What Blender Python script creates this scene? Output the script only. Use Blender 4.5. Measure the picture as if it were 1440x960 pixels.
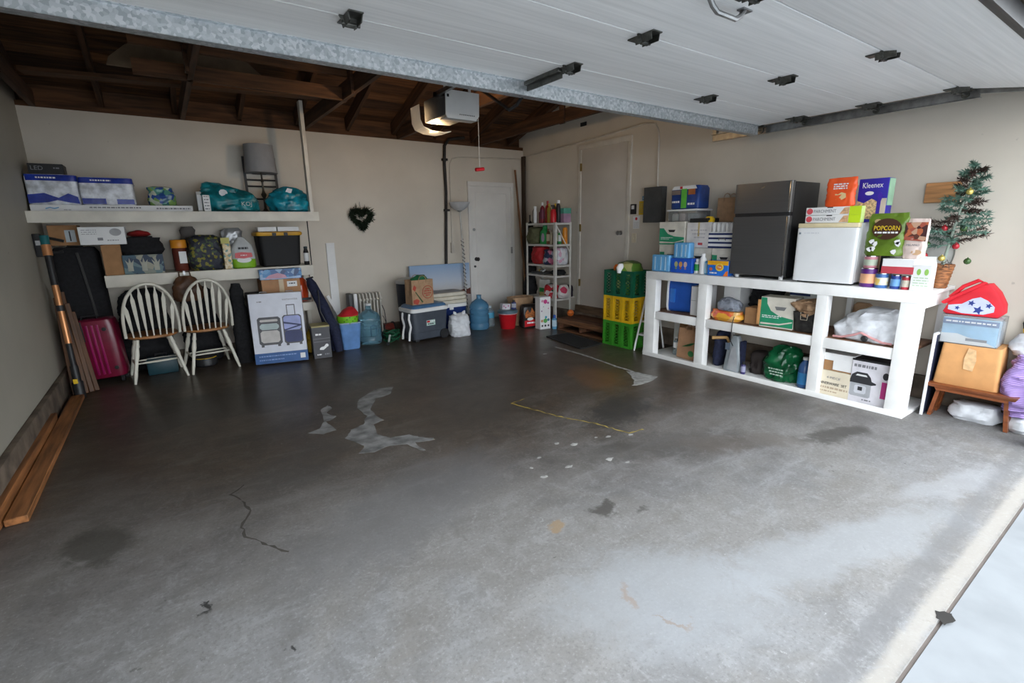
import bpy, bmesh, math, random
from mathutils import Vector, Matrix, noise
for o in list(bpy.data.objects): bpy.data.objects.remove(o)
scn = bpy.context.scene
COL = scn.collection
# ---------------------------------------------------------------- camera
YAW, PITCH, ROLL = math.radians(34.86), math.radians(13.13), math.radians(-1.01)
fwd = Vector((math.sin(YAW)*math.cos(PITCH), math.cos(YAW)*math.cos(PITCH), -math.sin(PITCH)))
rgt = Vector((math.cos(YAW), -math.sin(YAW), 0)); upv = rgt.cross(fwd)
r2 = math.cos(ROLL)*rgt + math.sin(ROLL)*upv; u2 = -math.sin(ROLL)*rgt + math.cos(ROLL)*upv
cam = bpy.data.cameras.new('camera'); camo = bpy.data.objects.new('camera', cam); COL.objects.link(camo)
mw = Matrix((r2, u2, -fwd)).transposed().to_4x4(); mw.translation = (0, 0, 1.4); camo.matrix_world = mw
cam.sensor_width = 36; cam.lens = 686.2/1440*36; cam.clip_start = .02; cam.clip_end = 200
scn.camera = camo
# ---------------------------------------------------------------- overcast daylight, exposure
w = bpy.data.worlds.new('overcast'); scn.world = w; w.use_nodes = True
wt = w.node_tree; bg = wt.nodes['Background']; bg.inputs[0].default_value = (.89, .95, 1, 1)
# thin bright overcast: nearly even, a little brighter towards the zenith
wtc = wt.nodes.new('ShaderNodeTexCoord'); wsp = wt.nodes.new('ShaderNodeSeparateXYZ'); wmr = wt.nodes.new('ShaderNodeMapRange')
wmr.inputs[1].default_value = 0; wmr.inputs[2].default_value = 1; wmr.inputs[3].default_value = 1.12; wmr.inputs[4].default_value = 1.3
wt.links.new(wtc.outputs['Generated'], wsp.inputs[0]); wt.links.new(wsp.outputs[2], wmr.inputs[0]); wt.links.new(wmr.outputs[0], bg.inputs[1])
vs = scn.view_settings
vs.view_transform = 'Standard'; vs.look = 'None'; vs.gamma = 1; vs.use_curve_mapping = False; vs.exposure = 2.3
# ---------------------------------------------------------------- dimensions (metres; camera stands at x=0, y=0)
XL, XR, YB, YF, ZB = -.92, 4.82, 6.53, .345, 2.565     # side walls, back wall, threshold, wall plate height
SLOPE, YRIDGE = .32, 3.45
PI = math.pi
R_ = math.radians
# ---------------------------------------------------------------- materials
MC = {}
def nn(t, typ, **kw):
    n = t.nodes.new(typ)
    for k, v in kw.items(): setattr(n, k, v)
    return n
def newmat(name):
    m = bpy.data.materials.new(name); m.use_nodes = True
    t = m.node_tree; return m, t, t.nodes['Principled BSDF']
def c4(c, k=1): return (min(c[0]*k, 1), min(c[1]*k, 1), min(c[2]*k, 1), 1)
def mat(name, col, rough=.55, metal=0, var=.12, scale=9, bump=0, stretch=(1, 1, 1), trans=0, emit=0, ior=1.45, col2=None, lo=.35, hi=.65, detail=4, coat=0, sss=0):
    if name in MC: return MC[name]
    m, t, b = newmat(name); L = t.links
    tc = nn(t, 'ShaderNodeTexCoord'); mp = nn(t, 'ShaderNodeMapping'); mp.inputs['Scale'].default_value = stretch
    nz = nn(t, 'ShaderNodeTexNoise'); nz.inputs['Scale'].default_value = scale; nz.inputs['Detail'].default_value = detail
    rp = nn(t, 'ShaderNodeValToRGB'); e = rp.color_ramp.elements
    e[0].position, e[1].position = lo, hi
    e[0].color = c4(col, 1-var); e[1].color = c4(col2) if col2 else c4(col, 1+var)
    L.new(tc.outputs['Object'], mp.inputs[0]); L.new(mp.outputs[0], nz.inputs[0]); L.new(nz.outputs[0], rp.inputs[0]); L.new(rp.outputs[0], b.inputs['Base Color'])
    b.inputs['Roughness'].default_value = rough; b.inputs['Metallic'].default_value = metal
    b.inputs['Transmission Weight'].default_value = trans; b.inputs['IOR'].default_value = ior
    if coat: b.inputs['Coat Weight'].default_value = coat
    if emit:
        b.inputs['Emission Color'].default_value = c4(col); b.inputs['Emission Strength'].default_value = emit
    if bump:
        bp = nn(t, 'ShaderNodeBump'); bp.inputs['Strength'].default_value = bump; bp.inputs['Distance'].default_value = .01
        L.new(nz.outputs[0], bp.inputs['Height']); L.new(bp.outputs[0], b.inputs['Normal'])
    MC[name] = m; return m
def voro(name, cols, scale=30, rough=.5, metal=0, stretch=(1, 1, 1)):
    """cells of several flat colours (spangle, printed cloth, patterned paper)"""
    if name in MC: return MC[name]
    m, t, b = newmat(name); L = t.links
    tc = nn(t, 'ShaderNodeTexCoord'); mp = nn(t, 'ShaderNodeMapping'); mp.inputs['Scale'].default_value = stretch
    v = nn(t, 'ShaderNodeTexVoronoi'); v.inputs['Scale'].default_value = scale
    sx = nn(t, 'ShaderNodeSeparateColor'); rp = nn(t, 'ShaderNodeValToRGB'); rp.color_ramp.interpolation = 'CONSTANT'
    e = rp.color_ramp.elements
    while len(e) < len(cols): e.new(.5)
    for i, c in enumerate(cols): e[i].position = i/len(cols); e[i].color = c4(c)
    L.new(tc.outputs['Object'], mp.inputs[0]); L.new(mp.outputs[0], v.inputs['Vector']); L.new(v.outputs['Color'], sx.inputs[0]); L.new(sx.outputs[0], rp.inputs[0]); L.new(rp.outputs[0], b.inputs['Base Color'])
    b.inputs['Roughness'].default_value = rough; b.inputs['Metallic'].default_value = metal
    MC[name] = m; return m
def stripes(name, ca, cb, scale=30, axis='Z', rough=.5, duty=.5):
    if name in MC: return MC[name]
    m, t, b = newmat(name); L = t.links
    tc = nn(t, 'ShaderNodeTexCoord'); wv = nn(t, 'ShaderNodeTexWave', wave_type='BANDS', bands_direction=axis); wv.inputs['Scale'].default_value = scale
    rp = nn(t, 'ShaderNodeValToRGB'); rp.color_ramp.interpolation = 'CONSTANT'; e = rp.color_ramp.elements
    e[0].color = c4(ca); e[1].position = duty; e[1].color = c4(cb)
    L.new(tc.outputs['Object'], wv.inputs[0]); L.new(wv.outputs[0], rp.inputs[0]); L.new(rp.outputs[0], b.inputs['Base Color'])
    b.inputs['Roughness'].default_value = rough; MC[name] = m; return m
def woodmat(name, col, rough=.6, axis=0, dark=.55):
    st = [14, 14, 14]; st[axis] = 1.2
    return mat(name, col, rough, var=1-dark, scale=2.2, stretch=tuple(st), bump=.12, detail=6)
# ---------------------------------------------------------------- mesh helpers
class G:
    def __init__(s): s.b = bmesh.new(); s.sm = False
    def box(s, x0, x1, y0, y1, z0, z1, bev=0, seg=2, mat=None):
        vs_ = [s.b.verts.new((x, y, z)) for x in (x0, x1) for y in (y0, y1) for z in (z0, z1)]
        if mat is not None:
            for v in vs_: v.co = mat @ v.co
        fs = [s.b.faces.new([vs_[i] for i in q]) for q in ((0, 1, 3, 2), (4, 6, 7, 5), (0, 4, 5, 1), (2, 3, 7, 6), (0, 2, 6, 4), (1, 5, 7, 3))]
        if bev:
            ed = list({e for f in fs for e in f.edges})
            bmesh.ops.bevel(s.b, geom=ed, offset=bev, segments=seg, profile=.6, affect='EDGES'); s.sm = True
        return s
    def rings(s, rs, cap=(True, True), closed=True):
        """rs: list of rings (lists of points, same count)"""
        V = [[s.b.verts.new(p) for p in r] for r in rs]; n = len(V[0])
        for a, c in zip(V, V[1:]):
            for i in range(n if closed else n-1):
                j = (i+1) % n; s.b.faces.new((a[i], a[j], c[j], c[i]))
        if cap[0]: s.b.faces.new(V[0][::-1])
        if cap[1]: s.b.faces.new(V[-1])
        s.sm = True; return s
    def lathe(s, prof, n=20, c=(0, 0, 0), cap=(True, True)):
        rs = [[(c[0]+max(r, 1e-4)*math.cos(2*PI*i/n), c[1]+max(r, 1e-4)*math.sin(2*PI*i/n), c[2]+z) for i in range(n)] for r, z in prof]
        return s.rings(rs, cap)
    def tube(s, pts, r, n=8, cap=True, close=False):
        pts = [Vector(p) for p in pts]; N = len(pts); rs = []
        rr = r if isinstance(r, (list, tuple)) else [r]*N
        up = None
        for i, p in enumerate(pts):
            a = pts[i-1] if i > 0 or close else p; c = pts[(i+1) % N] if i < N-1 or close else p
            t = (c-a).normalized() if (c-a).length > 1e-9 else Vector((0, 0, 1))
            if up is None: up = t.orthogonal().normalized()
            up = (up-t*up.dot(t)); up = up.normalized() if up.length > 1e-6 else t.orthogonal().normalized()
            bi = t.cross(up)
            rs.append([p+rr[i]*(math.cos(2*PI*k/n)*up+math.sin(2*PI*k/n)*bi) for k in range(n)])
        if close: rs.append(rs[0]); return s.rings(rs, (False, False))
        return s.rings(rs, (cap, cap))
    def cyl(s, a, c, r, n=12, r1=None): return s.tube([a, c], [r, r if r1 is None else r1], n)
    def prism(s, poly, y0, y1, bev=0):
        """outline in local x,z pushed from y0 to y1"""
        A = [s.b.verts.new((x, y0, z)) for x, z in poly]; B = [s.b.verts.new((x, y1, z)) for x, z in poly]; n = len(poly)
        f1 = s.b.faces.new(A); f2 = s.b.faces.new(B[::-1]); fs = [f1, f2]
        for i in range(n): j = (i+1) % n; fs.append(s.b.faces.new((A[j], A[i], B[i], B[j])))
        if bev:
            bmesh.ops.bevel(s.b, geom=list(set(f1.edges) | set(f2.edges)), offset=bev, segments=2, profile=.6, affect='EDGES'); s.sm = True
        return s
    def loft(s, prof, n=24, p=2.0, nz=0, seed=0, fr=6, cap=(True, True)):
        """prof: (z, half_x, half_y[, ox, oy]); superellipse sections, crumpled by noise"""
        rs = []
        if nz > .007:      # finer rings so the creases show
            P2 = []
            full = [tuple(q)+(0, 0) if len(q) == 3 else tuple(q) for q in prof]
            for q0, q1 in zip(full, full[1:]):
                m_ = max(1, int(math.dist(q0[:3], q1[:3])/.014))
                P2 += [tuple(u+(v-u)*j/m_ for u, v in zip(q0, q1)) for j in range(m_)]
            prof = P2+[full[-1]]; n = max(n, 56)
        for q in prof:
            z, a, c = q[:3]; ox, oy = (q[3], q[4]) if len(q) > 3 else (0, 0); ring = []
            for i in range(n):
                th = 2*PI*(i+.5)/n; cs, sn = math.cos(th), math.sin(th)
                x = math.copysign(abs(cs)**(2/p), cs)*a; y = math.copysign(abs(sn)**(2/p), sn)*c
                v = Vector((x+ox, y+oy, z))
                if nz:
                    w_ = v+Vector((noise.noise(v*5), noise.noise(v*5+Vector((9, 0, 0))), noise.noise(v*5+Vector((0, 9, 0)))))*.05
                    k = noise.noise(v*fr+Vector((seed*7.1, seed*3.3, 0)))+.75*(.35-abs(noise.noise(w_*fr*1.7+Vector((seed, 0, seed*2)))))*1.6+.35*(.3-abs(noise.noise(w_*fr*4.2+Vector((0, seed, 3)))))*1.6
                    d = Vector((cs, sn, 0)); v += d*k*nz*1.5; v.z += noise.noise(v*fr+Vector((0, seed*5, 9)))*nz*.7 if z > .02 else 0
                ring.append(v)
            rs.append(ring)
        return s.rings(rs, cap)
    def xf(s, m): bmesh.ops.transform(s.b, matrix=m, verts=s.b.verts); return s
    def done(s, name, m, parent=None, loc=None, rot=None, smooth=None):
        bmesh.ops.recalc_face_normals(s.b, faces=s.b.faces)
        me = bpy.data.meshes.new(name); s.b.to_mesh(me); s.b.free(); me.materials.append(m)
        if (s.sm if smooth is None else smooth):
            me.shade_smooth(); me.set_sharp_from_angle(angle=R_(38))
        o = bpy.data.objects.new(name, me); COL.objects.link(o)
        if parent: o.parent = parent
        if loc: o.location = loc
        if rot: o.rotation_euler = rot
        return o
def box(name, x0, x1, y0, y1, z0, z1, m, parent=None, bev=0): return G().box(x0, x1, y0, y1, z0, z1, bev).done(name, m, parent)
def tag(o, label, cat, group=None):
    o['label'] = label; o['category'] = cat
    if group: o['group'] = group
    return o
def struct(o, label=None, cat=None):
    o['kind'] = 'structure'
    if label: o['label'] = label
    if cat: o['category'] = cat
    return o
def thing(name, label, cat, loc, rz=0, group=None, tilt=(0, 0)):
    o = bpy.data.objects.new(name, None); COL.objects.link(o); o.empty_display_size = .1
    o.location = loc; o.rotation_euler = (R_(tilt[0]), R_(tilt[1]), R_(rz)); return tag(o, label, cat, group)
def dup(o, parent=None):
    c = o.copy(); COL.objects.link(c); c.parent = parent
    for ch in [k for k in bpy.data.objects if k.parent is o]: dup(ch, c)
    return c
def text(s, size, x, y, z, m, parent, name='lettering', width=None, rot=(PI/2, 0, 0), align='CENTER'):
    cu = bpy.data.curves.new('t', 'FONT'); cu.body = s; cu.size = size; cu.align_x = align; cu.align_y = 'CENTER'; cu.extrude = .0004; cu.resolution_u = 2
    to = bpy.data.objects.new('t', cu); COL.objects.link(to); me = bpy.data.meshes.new_from_object(to); bpy.data.objects.remove(to); bpy.data.curves.remove(cu)
    if width and len(me.vertices):
        xs = [v.co.x for v in me.vertices]; k = width/(max(xs)-min(xs))
        for v in me.vertices: v.co.x *= k
    me.materials.clear(); me.materials.append(m); me.name = name
    o = bpy.data.objects.new(name, me); COL.objects.link(o); o.location = (x, y, z); o.rotation_euler = rot; o.parent = body(parent); return o
def body(t):
    'prints belong to the body part of their thing'
    if t is None or t.type != 'EMPTY': return t
    for k in t.children:
        if k.type == 'MESH' and k.location.length < 1e-6 and abs(k.rotation_euler.x)+abs(k.rotation_euler.y)+abs(k.rotation_euler.z) < 1e-6: return k
    return t
def pat(name, x0, x1, z0, z1, y, m, parent):
    return box(name, x0, x1, y-.0008, y+.0004, z0, z1, m, body(parent))     # flat print on a front face
def shape(name, poly, y, m, parent): return G().prism(poly, y-.001, y+.0004).done(name, m, body(parent))
def ell(cx, cz, rx, rz, n=20): return [(cx+rx*math.cos(2*PI*i/n), cz+rz*math.sin(2*PI*i/n)) for i in range(n)]
def dashes(parent, x0, x1, z, y, m, h=.004, seed=1):
    """a line of print too small to read"""
    rd = random.Random(seed); g = G(); x = x0
    while x < x1:
        l = rd.uniform(.008, .03); g.box(x, min(x+l, x1), y-.0008, y+.0004, z-h/2, z+h/2); x += l+.006
    return g.done('fine_print', m, body(parent))
# ---------------------------------------------------------------- common materials
WHITE = mat('white_paint', (.72, .70, .66), .45, var=.06, scale=6, bump=.03)
SHELFW = mat('shelf_paint', (.70, .66, .58), .5, var=.1, scale=5, bump=.04)
BENCHW = mat('bench_white_paint', (.88, .875, .86), .42, var=.06, scale=5, bump=.04)
BLACK = mat('black_plastic', (.018, .018, .02), .45, var=.3)
DARKC = mat('black_cloth', (.009, .009, .011), .85, var=.35, scale=40, bump=.2)
NAVYC = mat('navy_cloth', (.012, .016, .045), .8, var=.3, scale=40, bump=.2)
CARD = mat('cardboard', (.36, .19, .085), .8, var=.1, scale=14)
CARDL = mat('light_cardboard', (.58, .29, .11), .75, var=.08, scale=10)
KRAFT = mat('kraft_paper', (.40, .25, .145), .8, var=.12, scale=20, bump=.15)
PAPERW = mat('white_card', (.78, .78, .78), .5, var=.04, scale=6)
CREAM = mat('cream_card', (.72, .64, .50), .6, var=.06, scale=6)
INK = mat('black_ink', (.03, .03, .035), .6, var=.05)
GREYINK = mat('grey_ink', (.22, .22, .24), .6, var=.05)
WINK = mat('white_ink', (.85, .85, .85), .5, var=.03)
CHROME = mat('chrome', (.55, .55, .56), .22, 1, var=.08)
STEEL = mat('steel', (.32, .32, .32), .38, 1, var=.2, scale=20)
GALV = voro('galvanised_steel', [(.42, .45, .47), (.50, .53, .55), (.36, .39, .41), (.58, .60, .62), (.46, .49, .51)], 75, .38, .75)
REDP = mat('red_plastic', (.55, .012, .02), .35, var=.08)
BLUEP = mat('blue_plastic', (.02, .10, .45), .35, var=.08)
GREENP = mat('green_plastic', (.02, .30, .07), .4, var=.12)
YELP = mat('yellow_plastic', (.80, .52, .02), .4, var=.1)
ORANGE = mat('orange_print', (.85, .20, .03), .45, var=.06)
GLASSP = mat('clear_plastic', (.85, .88, .9), .12, trans=.85, var=.02, ior=1.3)
PBAG = mat('white_plastic_bag', (.74, .76, .80), .35, var=.12, scale=16, bump=.9, trans=.1)
# ---------------------------------------------------------------- floor and driveway
def floor_mat():
    m, t, b = newmat('stained_concrete'); L = t.links
    tc = nn(t, 'ShaderNodeTexCoord'); sp = nn(t, 'ShaderNodeSeparateXYZ'); L.new(tc.outputs['Object'], sp.inputs[0])
    def noi(sc, det=6, dist=0, rough=.6):
        n = nn(t, 'ShaderNodeTexNoise'); n.inputs['Scale'].default_value = sc; n.inputs['Detail'].default_value = det; n.inputs['Distortion'].default_value = dist; n.inputs['Roughness'].default_value = rough
        L.new(tc.outputs['Object'], n.inputs[0]); return n.outputs[0]
    def mth(op, a, c=None, d=None):
        n = nn(t, 'ShaderNodeMath', operation=op)
        for i, v in enumerate((a, c, d)):
            if v is None: continue
            if isinstance(v, (int, float)): n.inputs[i].default_value = v
            else: L.new(v, n.inputs[i])
        return n.outputs[0]
    def mr(v, a, c, d=0, e=1):
        n = nn(t, 'ShaderNodeMapRange', interpolation_type='SMOOTHSTEP')
        L.new(v, n.inputs[0]); n.inputs[1].default_value = a; n.inputs[2].default_value = c; n.inputs[3].default_value = d; n.inputs[4].default_value = e; return n.outputs[0]
    def mix(f, a, c):
        n = nn(t, 'ShaderNodeMix', data_type='RGBA'); 
        if isinstance(f, (int, float)): n.inputs[0].default_value = f
        else: L.new(f, n.inputs[0])
        for i, v in ((6, a), (7, c)):
            if isinstance(v, tuple): n.inputs[i].default_value = c4(v)
            else: L.new(v, n.inputs[i])
        return n.outputs[2]
    n1, n2, n3, n4 = noi(.9, 8, .6), noi(3.2, 10, .8, .68), noi(9, 10, .9, .76), noi(70, 5, 0, .7)
    ms_ = nn(t, 'ShaderNodeMapping'); ms_.inputs['Rotation'].default_value = (0, 0, R_(38)); ms_.inputs['Scale'].default_value = (1.1, 4.5, 1); L.new(tc.outputs['Object'], ms_.inputs[0])
    ns = nn(t, 'ShaderNodeTexNoise'); ns.inputs['Scale'].default_value = 1.6; ns.inputs['Detail'].default_value = 9; ns.inputs['Roughness'].default_value = .66; L.new(ms_.outputs[0], ns.inputs[0]); ns = ns.outputs[0]
    wn_ = nn(t, 'ShaderNodeTexNoise'); wn_.inputs['Scale'].default_value = 3.5; wn_.inputs['Detail'].default_value = 7; wn_.inputs['Roughness'].default_value = .65; L.new(tc.outputs['Object'], wn_.inputs[0])
    wsub = nn(t, 'ShaderNodeVectorMath', operation='SUBTRACT'); wsub.inputs[1].default_value = (.5, .5, .5); L.new(wn_.outputs['Color'], wsub.inputs[0])
    wsc = nn(t, 'ShaderNodeVectorMath', operation='MULTIPLY_ADD'); wsc.inputs[1].default_value = (.34, .34, 0); L.new(wsub.outputs[0], wsc.inputs[0]); L.new(tc.outputs['Object'], wsc.inputs[2]); WARP = wsc.outputs[0]
    # paler, rougher concrete towards the apron; darker, browner and glossier towards the back
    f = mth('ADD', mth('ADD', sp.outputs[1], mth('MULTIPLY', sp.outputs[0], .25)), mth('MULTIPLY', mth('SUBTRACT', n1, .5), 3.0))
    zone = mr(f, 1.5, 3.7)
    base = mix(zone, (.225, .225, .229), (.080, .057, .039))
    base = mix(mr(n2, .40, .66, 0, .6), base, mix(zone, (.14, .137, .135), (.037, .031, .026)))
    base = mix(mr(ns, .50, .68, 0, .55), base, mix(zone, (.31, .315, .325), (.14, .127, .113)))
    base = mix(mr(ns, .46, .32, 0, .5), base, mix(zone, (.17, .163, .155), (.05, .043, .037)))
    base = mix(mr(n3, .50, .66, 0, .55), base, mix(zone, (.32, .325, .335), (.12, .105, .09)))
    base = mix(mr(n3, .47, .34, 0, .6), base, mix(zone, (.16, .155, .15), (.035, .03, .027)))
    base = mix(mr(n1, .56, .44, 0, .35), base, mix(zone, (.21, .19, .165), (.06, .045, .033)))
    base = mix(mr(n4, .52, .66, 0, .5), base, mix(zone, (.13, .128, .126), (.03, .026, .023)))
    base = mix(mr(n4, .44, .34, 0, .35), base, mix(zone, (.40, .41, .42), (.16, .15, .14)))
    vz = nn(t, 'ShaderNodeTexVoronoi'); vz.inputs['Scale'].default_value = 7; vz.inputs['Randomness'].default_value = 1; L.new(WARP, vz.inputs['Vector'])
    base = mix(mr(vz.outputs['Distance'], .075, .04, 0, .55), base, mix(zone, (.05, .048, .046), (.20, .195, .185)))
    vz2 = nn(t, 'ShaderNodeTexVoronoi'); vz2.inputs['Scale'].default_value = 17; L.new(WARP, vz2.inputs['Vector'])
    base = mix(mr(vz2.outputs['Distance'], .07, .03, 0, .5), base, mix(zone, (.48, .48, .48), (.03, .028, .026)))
    def blot(cx, cy, rx, ry, col, k, rot=0, soft=.5, warp=True):
        nonlocal base
        mp = nn(t, 'ShaderNodeMapping', vector_type='TEXTURE'); mp.inputs['Location'].default_value = (cx, cy, 0); mp.inputs['Rotation'].default_value = (0, 0, R_(rot)); mp.inputs['Scale'].default_value = (rx, ry, 1)
        L.new(WARP if warp else tc.outputs['Object'], mp.inputs[0]); ln = nn(t, 'ShaderNodeVectorMath', operation='LENGTH'); L.new(mp.outputs[0], ln.inputs[0])
        d = mth('ADD', ln.outputs['Value'], mth('MULTIPLY', mth('SUBTRACT', n3, .5), 1.4))
        base = mix(mr(d, 1.15, 1-soft, 0, k), base, col)
    for a in [(2.75, 2.5, .45, .22, (.035, .035, .037), .75, 20), (3.2, 3.2, .42, .25, (.16, .075, .03), .6, 60), (3.57, 1.27, .34, .10, (.06, .055, .05), .8, -12),
              (-.44, 2.72, .16, .2, (.05, .046, .04), .7, 0), (1.9, 3.3, .9, .55, (.06, .052, .045), .55, 30), (.4, 4.6, 1.3, .5, (.035, .032, .03), .6, 5),
              (3.0, 4.3, .7, .6, (.06, .045, .035), .5, 0), (1.65, 1.57, .06, .05, (.06, .055, .05), .8, 0), (1.79, 1.47, .06, .03, (.07, .065, .06), .7, 0),
              (2.4, 1.9, .7, .2, (.09, .085, .08), .5, -20), (2.9, 1.6, .55, .13, (.12, .10, .085), .45, -35), (.5, 3.0, .5, .25, (.07, .065, .06), .45, 30),
              (1.4, 1.0, .5, .3, (.32, .335, .355), .6, -30), (2.3, .72, .9, .16, (.32, .335, .355), .6, -16), (3.3, .62, .5, .1, (.34, .35, .37), .5, -14),
              (1.28, 1.08, .07, .02, (.26, .17, .11), .45, 50), (1.38, 1.59, .05, .035, (.28, .20, .12), .8, 0), (1.32, .89, .08, .010, (.24, .17, .12), .5, -50),
              (2.4, .47, 2.6, .05, (.15, .15, .155), .55, .5, .7, False), (2.6, .375, 2.6, .04, (.42, .39, .35), .6, 0, .6, False), (-.06, 2.02, .012, .05, (.02, .02, .02), .9, 20), (.20, 1.56, .012, .02, (.02, .02, .02), .9, 0),
              (1.5, 3.95, 1.4, .3, (.045, .04, .037), .5, 12), (.9, 2.2, .8, .35, (.16, .16, .165), .5, 20)]:
        blot(*a)
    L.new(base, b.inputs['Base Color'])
    L.new(mth('ADD', mr(f, .8, 4.0, .62, .26), mth('MULTIPLY', n2, .16)), b.inputs['Roughness'])
    b.inputs['Specular IOR Level'].default_value = .34
    bp = nn(t, 'ShaderNodeBump'); bp.inputs['Strength'].default_value = .25; bp.inputs['Distance'].default_value = .004; L.new(n3, bp.inputs['Height']); L.new(bp.outputs[0], b.inputs['Normal'])
    return m
FLOORM = floor_mat()
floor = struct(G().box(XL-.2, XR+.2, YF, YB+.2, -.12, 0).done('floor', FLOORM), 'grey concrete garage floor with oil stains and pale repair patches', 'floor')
PATCH = mat('cement_patch', (.21, .21, .208), .65, var=.5, scale=11, lo=.3, hi=.7, detail=9)
WPAINT = mat('spilled_white_paint', (.34, .335, .32), .7, var=.3, scale=18)
YPAINT = mat('worn_yellow_paint', (.36, .27, .06), .7, var=.4, scale=16)
def flat(name, pts, m, z=.0012):
    g = G(); vs_ = [g.b.verts.new((x, y, z)) for x, y in pts]; g.b.faces.new(vs_)
    bmesh.ops.triangulate(g.b, faces=g.b.faces)
    rt = bmesh.ops.extrude_face_region(g.b, geom=list(g.b.faces)); bmesh.ops.translate(g.b, verts=[v for v in rt['geom'] if isinstance(v, bmesh.types.BMVert)], vec=(0, 0, -z)); return g.done(name, m, floor)
def ribbon(name, pts, wd, m, z=.0014, jit=.3, seed=3):
    rd = random.Random(seed); P = []
    for (a, c), (d, e) in zip(pts, pts[1:]):
        n = max(2, int(math.hypot(d-a, e-c)/.03))
        for i in range(n): P.append((a+(d-a)*i/n, c+(e-c)*i/n))
    P.append(pts[-1]); l, r = [], []
    P = [(x+rd.uniform(-1, 1)*wd*.6*min(jit, 1), y+rd.uniform(-1, 1)*wd*.6*min(jit, 1)) for x, y in P]
    for i, (x, y) in enumerate(P):
        q = P[min(i+1, len(P)-1)]; p = P[max(i-1, 0)]; dx, dy = q[0]-p[0], q[1]-p[1]; k = math.hypot(dx, dy) or 1
        u = wd/2*(1+rd.uniform(-jit, jit)); v = wd/2*(1+rd.uniform(-jit, jit)); l.append((x-dy/k*u, y+dx/k*u)); r.append((x+dy/k*v, y-dx/k*v))
    g = G(); A = [g.b.verts.new((x, y, z)) for x, y in l]; B = [g.b.verts.new((x, y, z)) for x, y in r]
    for i in range(len(A)-1): g.b.faces.new((A[i], B[i], B[i+1], A[i+1]))
    return g.done(name, m, floor)
def wob(pts, k=.012, seed=2, sub=4):
    rd = random.Random(seed); out = []
    for i, (x, y) in enumerate(pts):
        X, Y = pts[(i+1) % len(pts)]
        for j in range(sub): out.append((x+(X-x)*j/sub+rd.uniform(-k, k), y+(Y-y)*j/sub+rd.uniform(-k, k)))
    return out
flat('cement_patch', wob([(1.17,3.97),(1.39,4.17),(1.53,4.12),(1.44,3.94),(1.30,3.92),(1.17,3.69),(1.16,3.54),(1.17,3.40),(1.08,3.37),(1.04,3.18),(1.09,3.06),(1.22,3.04),(1.26,2.95),(1.34,2.87),(1.32,2.85),(1.20,2.89),(1.20,2.73),(1.18,2.76),(1.14,2.90),(1.05,2.95),(.93,2.91),(.84,2.95),(.91,3.05),(.84,3.24),(.92,3.37),(1.02,3.41),(1.10,3.56),(1.10,3.78)], .007), PATCH)
flat('cement_patch', wob([(.92,4.00),(.93,3.91),(.86,3.82),(.91,3.70),(.85,3.65),(.81,3.64),(.83,3.43),(.73,3.41),(.65,3.50),(.74,3.53),(.80,3.65),(.84,3.91)], .006), PATCH)
ribbon('yellow_paint_line', [(2.30,3.13),(2.14,3.10),(2.26,2.67),(2.39,2.37),(2.45,2.13),(2.58,2.10)], .012, YPAINT, jit=.95)
ribbon('white_paint_trail', [(3.67,4.36),(3.66,3.78),(3.61,3.33),(3.60,3.03)], .03, WPAINT, jit=.35)
flat('white_paint_spill', wob([(3.56,3.15),(3.62,3.05),(3.65,2.84),(3.43,2.78),(3.27,2.81),(3.40,2.9)], .01), WPAINT)
for i, (x, y) in enumerate([(2.03,2.22),(2.22,2.21),(2.06,1.93),(2.12,1.84),(1.61,2.13),(1.60,2.00),(1.80,2.01),(1.73,2.21),(3.36,4.18),(2.44,2.10),(2.3,2.17),(1.95,2.3)]):
    rd = random.Random(i); r = rd.uniform(.008, .02)*(1.6 if i == 8 else 1)
    flat('white_paint_spot', [(x+r*1.5*rd.uniform(.5, 1.3)*math.cos(a*PI/5), y+r*rd.uniform(.5, 1.2)*math.sin(a*PI/5)) for a in range(10)], WPAINT)
ribbon('floor_crack', [(.18,2.95),(.11,2.88),(.16,2.74),(.17,2.64),(.12,2.50),(.12,2.40),(.20,2.27),(.26,2.16)], .010, mat('crack_dirt', (.07, .064, .055), .9), jit=.95, seed=5)
DRIVE = mat('driveway_concrete', (.245, .26, .275), .75, var=.09, scale=5, bump=.1, detail=9)
drive = tag(G().box(-14, 18, -16, YF-.012, -.13, -.012).done('driveway', DRIVE), 'pale concrete driveway slab outside the garage threshold', 'driveway'); drive['kind'] = 'structure'
box('joint_filler', -14, 18, YF-.012, YF, -.1, -.016, mat('joint_dirt', (.13, .11, .10), .9), drive)
gj = G(); rdj = random.Random(4)
HOLE = mat('chipped_hole_dirt', (.03, .028, .026), .95)
vs_ = [gj.b.verts.new((2.12+.045*math.cos(a*PI/7)*rdj.uniform(.6, 1.3), YF-.008+.026*math.sin(a*PI/7)*rdj.uniform(.6, 1.3), .0012)) for a in range(14)]; gj.b.faces.new(vs_); gj.done('chipped_edge', HOLE, floor)
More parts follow.
